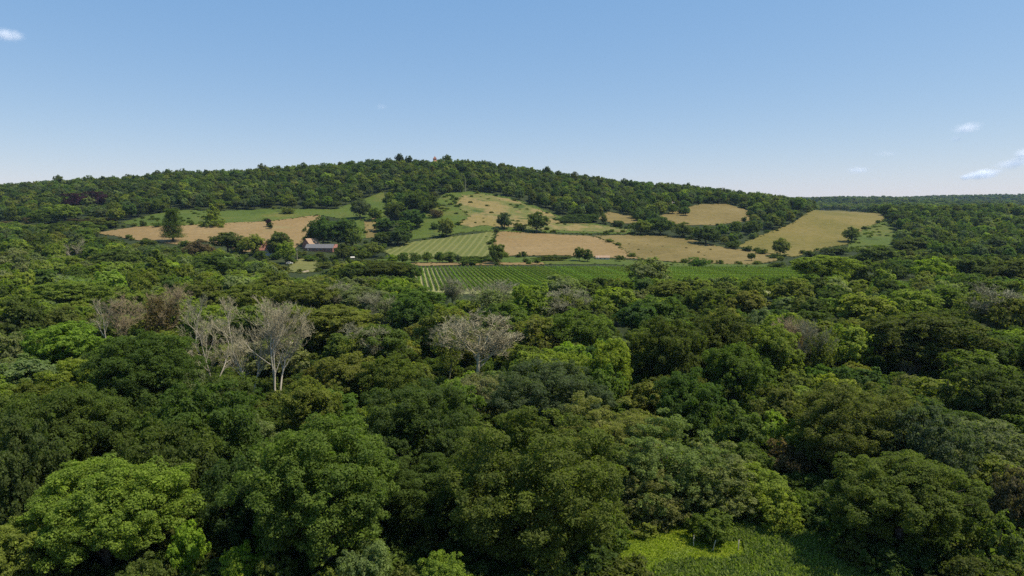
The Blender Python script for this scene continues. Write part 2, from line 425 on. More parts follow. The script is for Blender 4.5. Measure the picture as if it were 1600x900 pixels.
def bare_lib(kind, k):
    key = (kind, k)
    if key in BARE: return BARE[key]
    if kind == 'dead': a, b = bare_tree(300 + k, 15., .60, [1, 2, 3][k % 3], 4, .020, .74)
    else: a, b = bare_tree(400 + k, 15., .85, 1, 4, .021, .92, .04)
    WID[key] = np.percentile(np.abs(b[0][:, :2]), 97) * 2
    BARE[key] = (mesh_from('bare_trunk', *a, M_DEAD, smooth=True), mesh_from('bare_twigs', *b, M_TWIG))
    return BARE[key]

PAL = {  # leaf albedo
 'dark': (0.0878, 0.1155, 0.0255), 'deep': (0.0791, 0.1157, 0.0297), 'mid': (0.1133, 0.1554, 0.0303), 'olive': (0.1633, 0.1806, 0.0404),
 'light': (0.1953, 0.2326, 0.0388), 'lime': (0.2124, 0.294, 0.0283), 'grey': (0.1764, 0.2016, 0.0807), 'brown': (.140, .104, .052),
  'willow': (.190, .208, .062), 'purple': (.060, .024, .040), 'yellow': (0.1886, 0.2326, 0.04), 'blue': (0.1002, 0.1281, 0.0524), 'dull': (0.1216, 0.1364, 0.0333),
}
WORDS = {'dark': 'dark green', 'deep': 'deep green', 'mid': 'mid green', 'olive': 'olive green', 'light': 'light green', 'lime': 'bright lime green',
         'grey': 'grey-green', 'willow': 'pale green', 'brown': 'brownish', 'purple': 'dark purple', 'yellow': 'yellowish green', 'blue': 'bluish green', 'dull': 'dull olive'}
placed = []       # x, y, radius, height
KEEP = []         # px, half width, lowest kept row, y
REFS = []         # px, py, y, short words
rot_i = [0]
def put_tree(x, y, w, h, col, shape, label, group=None, name='broadleaf_tree', cat='tree', variant=None, lod=None, z=None):
    d = math.hypot(x, y)
    want = max(.15, d * .0027) / (w / 15)
    lod = lod or min(('near', 'mid', 'far'), key=lambda q: abs(math.log({'near': .19, 'mid': .32, 'far': .56}[q] / want)))
    nv = {'near': 2, 'mid': 3, 'far': 3}[lod]
    k = variant if variant is not None else random.randrange(nv)
    cm, tm = lib(lod, shape, k)
    root = bpy.data.objects.new(name, None); COL.objects.link(root)
    root.empty_display_size = 1
    root.location = (x, y, gz(x, y) if z is None else z); root.rotation_euler = (0, 0, random.uniform(0, 6.42))
    root.scale = (w / 15, w / 15 * random.uniform(.86, 1.14), h / 15)
    tag(root, label, cat, group)
    c = link('crown', cm, root); t = link('trunk', tm, root)
    j = rng.uniform(.90, 1.10, 3)
    c.color = tuple(float(a * b) for a, b in zip(PAL[col], j)) + (1,)
    placed.append((x, y, w / 2, h))
    return root
def put_bare(x, y, w, h, kind, label, leafy=None, group=None, k=0, twigm=None, z=None, name='dead_tree'):
    tm, bm = bare_lib(kind, k)
    root = bpy.data.objects.new(name, None); COL.objects.link(root)
    root.location = (x, y, gz(x, y) if z is None else z); root.rotation_euler = (0, 0, random.uniform(0, 6.42))
    wid = WID[(kind, k)]
    root.scale = (w / wid, w / wid, h / 15)
    tag(root, label, 'dead tree' if not leafy else 'tree', group)
    t = link('trunk', tm, root); b = link('branches', bm, root); b['kind'] = 'stuff'
    if twigm:
        for o_ in (b,) if kind == 'dead' else (t, b):
            o_.material_slots[0].link = 'OBJECT'; o_.material_slots[0].material = twigm
    if leafy:
        d = math.hypot(x, y)
        key = ('sparse', 'near' if d < 125 else 'mid', k % 2)
        if key not in LIB:
            V, Fq, at, C = crown(700 + k % 2, 'loose', 60, 9000 if d < 125 else 3600, .30 if d < 125 else .46)
            LIB[key] = mesh_from('sparse_crown', V, Fq, M_LEAF, at)
        c = link('crown', LIB[key], root); c.scale = (wid / 15,) * 2 + (1,); c.color = (*PAL[leafy], 1)
    placed.append((x, y, w / 2, h))
    return root

# ------------------------------------------------------------------ ground sheet
ty = np.concatenate([np.arange(-60, 60, 12), np.exp(np.linspace(math.log(60), math.log(6800), 330))])
tt = np.linspace(-1.25, 1.25, 301)
TY, TT = np.meshgrid(ty, tt, indexing='ij')
TX = TT * (np.maximum(TY, 0) + 120)
TZ = ground(TX, TY)
n1 = len(tt); ii = (np.arange(len(ty) - 1)[:, None] * n1 + np.arange(n1 - 1)[None]).ravel()
terr = link('ground', mesh_from('ground', np.stack([TX, TY, TZ], -1).reshape(-1, 3), np.stack([ii, ii + 1, ii + n1 + 1, ii + n1], 1), G_WOOD, smooth=True))
tag(terr, kind='structure')

_PC = {}
def inside(poly, x, y):
    x = np.asarray(x, float); y = np.asarray(y, float)
    k = id(poly)
    if k not in _PC:
        A = np.array(poly, float); B = np.roll(A, -1, 0); dy = B[:, 1] - A[:, 1]; dy[dy == 0] = 1e-9
        _PC[k] = (A, B, (B[:, 0] - A[:, 0]) / dy, A.min(0), A.max(0), poly)
    A, B, sl, mn, mx, _ = _PC[k]
    if x.size == 1 and not (mn[0] <= x.flat[0] <= mx[0] and mn[1] <= y.flat[0] <= mx[1]): return np.zeros(x.shape, bool)
    r_ = np.zeros(x.shape, bool)
    if x.size < 64:
        c = (A[:, 1] > y[..., None]) != (B[:, 1] > y[..., None])
        return ((c & (x[..., None] < sl * (y[..., None] - A[:, 1]) + A[:, 0])).sum(-1) % 2).astype(bool)
    for a, b, q in zip(A, B, sl):
        c = (a[1] > y) != (b[1] > y)
        r_ ^= c & (x < q * (y - a[1]) + a[0])
    return r_
FIELDS = []        # pixel polygons that must stay open to view
EDGES = []
WPOLY = []         # the same on the ground
def densify(pts, step):
    out_ = []
    for i in range(len(pts)):
        a, b = np.array(pts[i], float), np.array(pts[(i + 1) % len(pts)], float)
        n = max(1, int(np.linalg.norm(b - a) / step))
        out_ += [tuple(a + (b - a) * j / n) for j in range(n)]
    return out_
def sheet(name, pix, mat, lift, step=6., wobble=1.2, world=None, keep=True):
    if world is None:
        world = [cast(*p) for p in densify(pix, 12)]
        if keep: FIELDS.append(pix)
    WPOLY.append(world)
    if keep and pix is not None: EDGES.append(world)
    P = densify(world, step)
    P = [(p[0] + rng.normal() * wobble * .4, p[1] + rng.normal() * wobble) for p in P]
    xs, ys = [p[0] for p in P], [p[1] for p in P]
    gx, gy = np.meshgrid(np.arange(min(xs), max(xs), step), np.arange(min(ys), max(ys), step))
    ok = inside(P, gx.ravel(), gy.ravel())
    Q = np.stack([gx.ravel()[ok], gy.ravel()[ok]], 1) + rng.normal(size=(ok.sum(), 2)) * .05
    pts = [Vector(p) for p in P] + [Vector(q) for q in Q]
    ed = [(i, (i + 1) % len(P)) for i in range(len(P))]
    vs, es, fs, *_ = delaunay_2d_cdt(pts, ed, [], 1, 1e-4)
    V = np.array([(v.x, v.y) for v in vs]); Z = ground(V[:, 0], V[:, 1]) + lift
    Fq = np.array([f for f in fs if len(f) == 3])
    o = link(name, mesh_from(name, np.column_stack([V, Z]), Fq, mat, smooth=True))
    return tag(o, kind='structure')

sheet('pasture', [(150, 364), (215, 354), (290, 352), (370, 348), (420, 346), (500, 336), (505, 350), (480, 372), (450, 398), (380, 394), (310, 374), (290, 384), (215, 376)], G_STRAW, .25)
sheet('pasture', [(190, 348), (240, 335), (290, 328), (345, 330), (440, 326), (520, 328), (600, 300), (605, 345), (590, 372), (560, 372), (545, 345), (505, 337), (420, 346), (330, 353), (280, 353), (215, 354)], G_GREEN, .22)
sheet('pasture', [(568, 345), (588, 340), (586, 372), (572, 372)], G_DRY, .30)
sheet('hill_pasture', [(636, 376), (652, 345), (672, 322), (695, 302), (735, 299), (790, 306), (840, 324), (870, 337), (930, 350), (985, 358), (985, 366), (860, 364), (775, 362), (740, 361), (690, 369)], G_GREEN, .22)
sheet('hill_pasture', [(712, 318), (722, 306), (750, 303), (795, 310), (842, 328), (872, 341), (930, 352), (980, 359), (975, 364), (860, 360), (790, 356), (760, 352), (735, 356), (715, 352), (735, 338), (722, 330)], G_MOUND, .34, wobble=3.)
sheet('crop_field', [(598, 393), (640, 379), (700, 371), (773, 362), (768, 385), (762, 402), (700, 405), (620, 405)], G_STRIPE, .26)
sheet('mown_field', [(778, 362), (860, 366), (930, 370), (960, 382), (985, 398), (1000, 405), (930, 402), (870, 399), (780, 401), (767, 392)], G_STRAW, .26)
sheet('dry_field', [(930, 369), (985, 367), (1060, 370), (1120, 385), (1160, 390), (1208, 398), (1222, 406), (1180, 414), (1080, 412), (1000, 405), (985, 398), (960, 382)], G_DRY, .28)
sheet('field_margin', [(590, 405), (760, 402), (900, 403), (1060, 411), (1200, 413), (1245, 417), (1245, 425), (1060, 419), (940, 413), (640, 413), (590, 414)], G_GREEN, .20)
sheet('bare_strip', [(640, 411), (760, 410.5), (850, 411), (850, 414), (760, 414.5), (640, 416)], G_STRAW, .34)
sheet('upper_pasture', [(1030, 338), (1060, 328), (1095, 319), (1135, 319), (1168, 328), (1172, 345), (1120, 352), (1060, 352)], G_DRY, .25)
sheet('upper_pasture', [(935, 342), (950, 331), (985, 338), (1000, 348), (960, 350)], G_DRY, .25)
sheet('golden_field', [(1150, 385), (1200, 364), (1240, 348), (1266, 329), (1310, 329), (1380, 334), (1382, 343), (1345, 365), (1332, 380), (1290, 388), (1240, 402), (1190, 394)], G_RIGHT, .25)
sheet('green_patch', [(1336, 368), (1350, 356), (1384, 346), (1400, 362), (1395, 385), (1320, 395), (1325, 383)], G_GREEN, .30)
sheet('lawn', [(452, 412), (470, 404), (500, 408), (498, 424), (470, 428), (452, 424)], G_LAWN, .25)
sheet('track', [(470, 424.5), (482, 423), (482, 425.5), (470, 427)], G_PATH, .36)
sheet('far_pasture', [(1555, 326), (1600, 322), (1640, 322), (1640, 330), (1560, 331)], G_LAWN, .6, step=25., keep=False)
FIELDS += [[(472, 380), (528, 380), (528, 397), (472, 397)], [(409, 382), (433, 382), (433, 400), (409, 400)]]
# clearing by the big trees
BRIGHT = [cast(*p) for p in densify([(955, 905), (972, 860), (985, 826), (1040, 818), (1100, 846), (1160, 853), (1166, 872), (1120, 884), (1040, 884), (1000, 905)], 14)]
sheet('meadow', None, G_ROUGH, .05, 2.5, .3, world=[(9, 55), (14, 66), (13, 77), (20, 82), (30, 80), (32, 72), (34, 62), (44, 55), (48, 47), (30, 44), (12, 46)])
sheet('meadow', None, G_MEADOW, .09, 2.0, .2, world=BRIGHT)
FIELDS.append([(975, 895), (985, 830), (1040, 815), (1120, 850), (1225, 800), (1250, 820), (1330, 895)])
VY0, VY1, VS = 300., 428., .15         # vineyard rows
def vx(px): return (px - 800) / F * 428 / 1.0
sheet('vineyard_ground', None, G_VINE, .20, 6., .3, world=[(-66, 430), (182, 430), (182 + (430 - 290) * .15, 290), (-66 + (430 - 290) * .15, 290)])
FIELDS.append([(648, 417), (1235, 417), (1235, 422), (1060, 427), (950, 424), (870, 424), (790, 438), (765, 450), (695, 450)])

# ------------------------------------------------------------------ vine rows
r_ = np.random.default_rng(77); LEN = VY1 - VY0; nv = 6200
s = r_.uniform(0, LEN, nv); hz = r_.uniform(.3, 1.65, nv)
P = np.stack([s * VS + r_.normal(size=nv) * .15, -s, hz + np.sin(s * 2.1) * .12], 1)
V, Fq = leaf_quads(P, r_.normal(size=(nv, 3)) + [0, 0, .5], .36, r_, .8)
vine_me = mesh_from('vine_foliage', V, Fq, M_LEAF, {'leafvar': np.clip(r_.normal(.5, .25, nv), 0, 1), 'clumpvar': r_.uniform(0, 1, nv)})
pm = []
def box(cx, cy_, cz, sx, sy, sz):
    a = np.array([[-1, -1, -1], [1, -1, -1], [1, 1, -1], [-1, 1, -1], [-1, -1, 1], [1, -1, 1], [1, 1, 1], [-1, 1, 1]], float) * .5
    Fb = np.array([[0, 3, 2, 1], [4, 5, 6, 7], [0, 1, 5, 4], [1, 2, 6, 5], [2, 3, 7, 6], [3, 0, 4, 7]])
    return a * [sx, sy, sz] + [cx, cy_, cz], Fb
M_POST = simple('weathered_post', (.40, .34, .24), (.55, .48, .36), 2., .8)
post_me = mesh_from('end_post', *join([tube([(0, .4, -.3), (0, .15, .7), (0, -.1, 1.7)], [.12, .115, .10], 7)]), M_POST)
wire_me = mesh_from('trellis_post', *tube([(0, 0, -.3), (0, 0, 1.0), (0, 0, 2.0)], [.06, .06, .05], 6), M_POST)
for i, X in enumerate(np.arange(-62, 178, 2.5)):
    rt = bpy.data.objects.new('vine_row', None); COL.objects.link(rt); rt.location = (X, VY1, gz(X, VY1) + .1)
    tag(rt, 'trellised row of green vines running down the flat vineyard below the field margin', 'vine row', 'rows of vines in the vineyard')
    f_ = link('foliage', vine_me, rt); vg = rng.uniform(.78, 1.18); f_.color = (*[c * vg * rng.uniform(.94, 1.06) for c in (.165, .222, .046)], 1)
    p_ = link('end_post', post_me, rt); p_.location = (0, .3, 0); p_.scale = (1.6, 1.6, 1.1)
    for q in (32, 64, 96):
        p2 = link('trellis_post', wire_me, rt); p2.location = (q * VS, -q, 0)

# ------------------------------------------------------------------ trees picked out one by one
# (pixel x, top y, width px, height m, colour, shape, label, short reference)
T1 = [
 (835, 620, 315, 17, 'dull', 'round', 'huge domed dull olive oak standing at the left edge of the sunny clearing', 'the huge domed oak'),
 (505, 630, 300, 17, 'mid', 'spread', 'very broad mid green tree between the huge domed oak and the yellow-green spreading tree', 'the very broad mid green tree'),
 (155, 700, 290, 13, 'light', 'spread', 'broad yellow-green spreading tree in the lower left corner, its boughs in flat tiers', 'the yellow-green spreading tree'),
 (15, 800, 150, 9, 'light', 'spread', 'yellow-green tree cut off by the lower left corner of the photo', None),
 (90, 575, 230, 17, 'dark', 'spread', 'large dark green tree directly above the yellow-green spreading tree', 'the large dark tree on the left'),
 (215, 505, 210, 17, 'dark', 'spread', 'large dark tree below the brown twiggy crowns, topmost of the dark mass', 'the topmost dark tree'),
 (318, 572, 190, 16, 'dark', 'round', 'dark green crown just below and left of the pale many-stemmed dead tree', 'the dark crown under the dead trees'),
 (20, 610, 170, 17, 'deep', 'round', 'deep green tree crown at the left edge of the photo, halfway down', None),
 (250, 640, 190, 14, 'dark', 'round', 'dark green crown between the yellow-green spreading tree and the dead trees', None),
 (375, 690, 150, 12, 'deep', 'round', 'deep green lower crown tucked between the spreading tree and the very broad one', None),
 (645, 575, 235, 16, 'deep', 'round', 'deep bluish green tree directly behind and left of the huge domed oak', 'the deep green tree behind the oak'),
 (860, 545, 190, 15, 'blue', 'round', 'dusky bluish green crown rising directly behind the huge domed oak', 'the dusky crown behind the oak'),
 (955, 612, 200, 12, 'willow', 'mound', 'grey-green crown at the top of the slope of willows right of the huge oak', None),
 (1045, 645, 200, 11.2, 'willow', 'mound', 'grey-green willow in the middle of the slope above the clearing', 'the pale willow bank'),
 (1115, 686, 175, 8.6, 'willow', 'mound', 'pale grey-green willow on the shoulder above the clearing', None),
 (1180, 722, 130, 6.3, 'light', 'mound', 'lighter green willow bush at the lower end of the willow slope', None),
 (1022, 728, 125, 6.4, 'willow', 'mound', 'mid green bush filling the space between the huge oak and the willows', None),
 (1115, 784, 90, 4.5, 'mid', 'bush', 'small rounded bush standing on the far edge of the sunny clearing', 'the small bush by the clearing'),
 (1215, 762, 90, 4.8, 'light', 'mound', 'green bush between the small rounded bush and the dark tree right of the clearing', None),
 (1412, 690, 265, 12, 'dull', 'spread', 'big dark olive tree shading the right side of the clearing', 'the big tree right of the clearing'),
 (1345, 585, 235, 14, 'dull', 'round', 'dark brownish green tree rising behind the big tree right of the clearing', 'the brownish green tree'),
 (1455, 615, 150, 13, 'blue', 'round', 'dusky bluish green crown right of the brownish green tree', None),
 (1228, 672, 85, 6.5, 'brown', 'bush', 'reddish brown bush standing right of the willow slope', 'the reddish brown bush'),
 (1270, 640, 105, 8.5, 'light', 'mound', 'rounded light green bush just above the reddish brown bush', None),
 (1545, 640, 140, 10, 'grey', 'mound', 'smooth rounded grey-green willow near the right edge of the photo', 'the rounded willow by the right edge'),
 (1560, 785, 110, 7.5, 'mid', 'bush', 'fresh mid green bush in the lower right corner', None),
 (1590, 720, 90, 9, 'brown', 'round', 'brownish crown at the right edge below the rounded willow', None),
 (1560, 560, 150, 13, 'dark', 'spread', 'dark spreading tree above the rounded willow by the right edge', None),
 (1440, 473, 190, 16, 'dark', 'spread', 'very wide dark tree standing behind the small pinkish dead tree', 'the very wide dark tree'),
 (1480, 565, 120, 9, 'olive', 'bush', 'olive green crown just right of the small pinkish dead tree', None),
 (1072, 608, 60, 8, 'lime', 'bush', 'bright narrow sapling at the top right of the willow slope', None),
 (1155, 622, 100, 9, 'mid', 'mound', 'rounded mid green tree right of the bright narrow sapling', None),
 (1208, 622, 80, 9, 'light', 'bush', 'light green tree left of the brownish green tree', None),
 (1150, 520, 110, 14, 'mid', 'loose', 'tree with large pale leaf clusters standing right of the very dark pair', 'the tree with pale leaf clusters'),
 (1212, 490, 110, 15, 'light', 'tall', 'tall yellow-green tree right of the tree with pale leaf clusters', 'the tall yellow-green tree'),
 (957, 513, 105, 14, 'light', 'loose', 'bright clustered tree left of the very dark pair', 'the bright clustered tree'),
 (945, 560, 85, 11, 'mid', 'loose', 'lower mid green crown directly beneath the bright clustered tree', None),
 (1045, 478, 130, 17, 'dark', 'round', 'left one of the very dark pair of trees in the middle of the right half', 'the very dark pair'),
 (1130, 468, 135, 17, 'dark', 'round', 'right one of the very dark pair of trees, slightly taller', None),
 (1075, 560, 120, 13, 'deep', 'round', 'shaded deep green crown beneath the very dark pair', None),
 (290, 800, 85, 7.5, 'lime', 'loose', 'bright lime green young tree right of the yellow-green spreading tree', 'the bright lime young tree'),
 (375, 845, 90, 6, 'lime', 'loose', 'smaller lime green tree right of the bright lime young tree', None),
 (345, 880, 80, 5, 'lime', 'bush', 'lime green bush on the bottom edge below the bright lime young tree', None),
 (690, 848, 120, 7, 'light', 'loose', 'light green young tree on the bottom edge left of the huge domed oak', 'the light young tree on the bottom edge'),
 (570, 815, 110, 8, 'grey', 'bush', 'grey-green rounded bush on the bottom edge in front of the very broad tree', None),
 (495, 872, 90, 5, 'light', 'bush', 'light green bush on the bottom edge right of the lime green trees', None),
 (430, 830, 70, 7, 'mid', 'bush', 'mid green bush beside the smaller lime green tree', None),
 (220, 850, 120, 7.5, 'mid', 'bush', 'mid green bush on the bottom edge under the yellow-green spreading tree', None),
 (1000, 806, 70, 2.4, 'light', 'bush', 'low pale bramble mound on the left edge of the clearing', None),
 (1520, 850, 90, 5, 'dark', 'bush', 'dark bush on the bottom edge right of the big tree by the clearing', None),
 # middle belt
 (20, 455, 110, 15, 'dark', 'round', 'dark round tree at the left edge beside the yellowish olive crown', 'the dark round tree at the left edge'),
 (105, 430, 140, 14, 'yellow', 'spread', 'wide yellowish olive crown right of the dark round tree at the left edge', 'the wide yellowish crown'),
 (190, 445, 90, 13, 'olive', 'loose', 'olive crown left of the broad conical conifer', None),
 (100, 490, 130, 14, 'yellow', 'spread', 'yellow-green layered tree directly above the large dark mass on the left', 'the layered yellow-green tree'),
 (395, 432, 110, 14, 'olive', 'round', 'olive crown just below the farm, above the pale dead trees', 'the olive crown below the farm'),
 (480, 432, 120, 14, 'olive', 'spread', 'wide olive tree below the farm lawn', None),
 (515, 465, 170, 14, 'olive', 'spread', 'broad olive yellow tree immediately right of the pale many-stemmed dead tree', 'the broad olive yellow tree'),
 (570, 440, 120, 13, 'grey', 'loose', 'greyish olive crown left of the vineyard corner', None),
 (640, 440, 120, 13, 'mid', 'round', 'mid green crown touching the lower left corner of the vineyard', None),
 (595, 495, 130, 13, 'mid', 'loose', 'fresh mid green tree between the olive yellow tree and the wide dead tree', 'the fresh mid green tree'),
 (690, 470, 90, 14, 'olive', 'round', 'olive green tree just above the wide dead tree', None),
 (640, 455, 80, 13, 'deep', 'round', 'deep green dark-shadowed tree behind the fresh mid green tree', None),
 (545, 540, 120, 11, 'olive', 'loose', 'thin olive crown above the very broad mid green tree', None),
 (610, 545, 110, 11, 'mid', 'round', 'mid green crown left of the wide dead tree, low down', None),
 (480, 575, 120, 12, 'olive', 'loose', 'thin olive tree at the foot of the pale many-stemmed dead tree', None),
 (720, 585, 100, 12, 'mid', 'round', 'mid green tree at the foot of the wide dead tree', None),
 (832, 434, 95, 15, 'light', 'tall', 'tall light green tree below the middle of the vineyard', 'the tall light green tree'),
 (875, 425, 100, 14, 'grey', 'round', 'grey-green tree right of the tall light green tree', None),
 (900, 475, 120, 13, 'mid', 'round', 'mid green crown above the bright clustered tree', None),
 (965, 443, 85, 13, 'yellow', 'spread', 'yellow-topped tree below the big willow by the vineyard', 'the yellow-topped tree'),
 (995, 462, 80, 13, 'deep', 'loose', 'deep green tree just right of the yellow-topped tree', None),
 (840, 485, 100, 12, 'olive', 'round', 'olive crown below the tall light green tree', None),
 (790, 465, 90, 12, 'mid', 'round', 'mid green crown left of the tall light green tree', None),
 (1015, 396, 90, 17, 'grey', 'tall', 'tall grey-green willow rising against the dry field and vineyard', 'the tall willow by the vineyard'),
 (1055, 432, 90, 11, 'olive', 'loose', 'olive tree at the foot of the tall willow by the vineyard', None),
 (1110, 443, 90, 12, 'mid', 'round', 'mid green crown below the right end of the vineyard', None),
 (1170, 445, 90, 12, 'olive', 'loose', 'thin olive crown below the right corner of the vineyard', None),
 (1345, 447, 110, 14, 'light', 'loose', 'light yellow-green tree below the pale two-trunked tree', 'the light yellow-green tree'),
 (1335, 495, 100, 13, 'light', 'loose', 'light clustered tree left of the very wide dark tree', None),
 (1420, 445, 100, 13, 'light', 'round', 'light green crown above the very wide dark tree', None),
 (1490, 440, 100, 13, 'mid', 'round', 'mid green crown above and right of the very wide dark tree', None),
 (1285, 392, 115, 16, 'light', 'spread', 'pale green two-trunked tree right of the vineyard, its crown open', 'the pale two-trunked tree'),
 (1240, 430, 80, 12, 'olive', 'round', 'olive crown left of and below the pale two-trunked tree', None),
 (1372, 378, 90, 17, 'dark', 'round', 'tall dark tree right of the pale two-trunked tree', 'the tall dark tree on the right'),
 (1458, 398, 66, 14, 'lime', 'round', 'bright lime green round tree among dark crowns on the right', 'the bright lime round tree'),
 (1425, 368, 70, 16, 'dark', 'spread', 'dark spreading tree left of and above the bright lime round tree', None),
 (1520, 395, 100, 15, 'dark', 'round', 'dark crown right of the bright lime round tree', None),
 (1585, 400, 90, 15, 'dark', 'round', 'dark crown at the right edge beyond the bright lime round tree', None),
 (1585, 455, 90, 14, 'olive', 'loose', 'olive crown at the right edge beside the pale-trunked sparse tree', None),
 (600, 402, 110, 13, 'dark', 'spread', 'wide dark tree left of the vineyard top, before the row of small trees', 'the wide dark tree by the vineyard'),
 (552, 407, 60, 12, 'deep', 'round', 'deep green tree left of the wide dark tree by the vineyard', None),
 (636, 408, 50, 11, 'dark', 'round', 'dark tree touching the upper left corner of the vineyard', None),
 (310, 372, 55, 15, 'brown', 'round', 'brownish round tree in front of the left straw field', None),
 (355, 357, 60, 18, 'dark', 'loose', 'dark ragged tree before the left straw field', 'the dark ragged tree'),
 (335, 392, 90, 15, 'dark', 'round', 'dark tree below the dark ragged tree before the straw field', None),
 (395, 362, 42, 17, 'yellow', 'tall', 'yellow-green tree at the left end of the farm', 'the yellow-green tree by the farm'),
 (180, 385, 90, 14, 'dark', 'round', 'dark tree left of the broad conical conifer', None),
 (100, 316, 58, 18, 'yellow', 'round', 'yellow-green domed tree below the purple beeches', 'the domed tree below the beeches'),
 (65, 325, 60, 16, 'mid', 'round', 'mid green tree left of the domed tree below the beeches', None),
 (140, 306, 28, 14, 'grey', 'round', 'small grey-green tree in front of the two purple beeches', None),
]
T_BUSH = {'bush'}
for (px, top, w, h, col, shp, lab, ref) in T1:
    x, y = stand(px, top, h)
    nm, ct = ('shrub', 'shrub') if shp in ('bush', 'mound') and h < 9 else ('broadleaf_tree', 'tree')
    put_tree(x, y, w * y / F, h, col, shp, lab, name=nm, cat=ct)
    if y > 62: KEEP.append((px, w * .8, top + .5 * h * F / y, y))
    if ref: REFS.append((px, top + 25, y, ref))

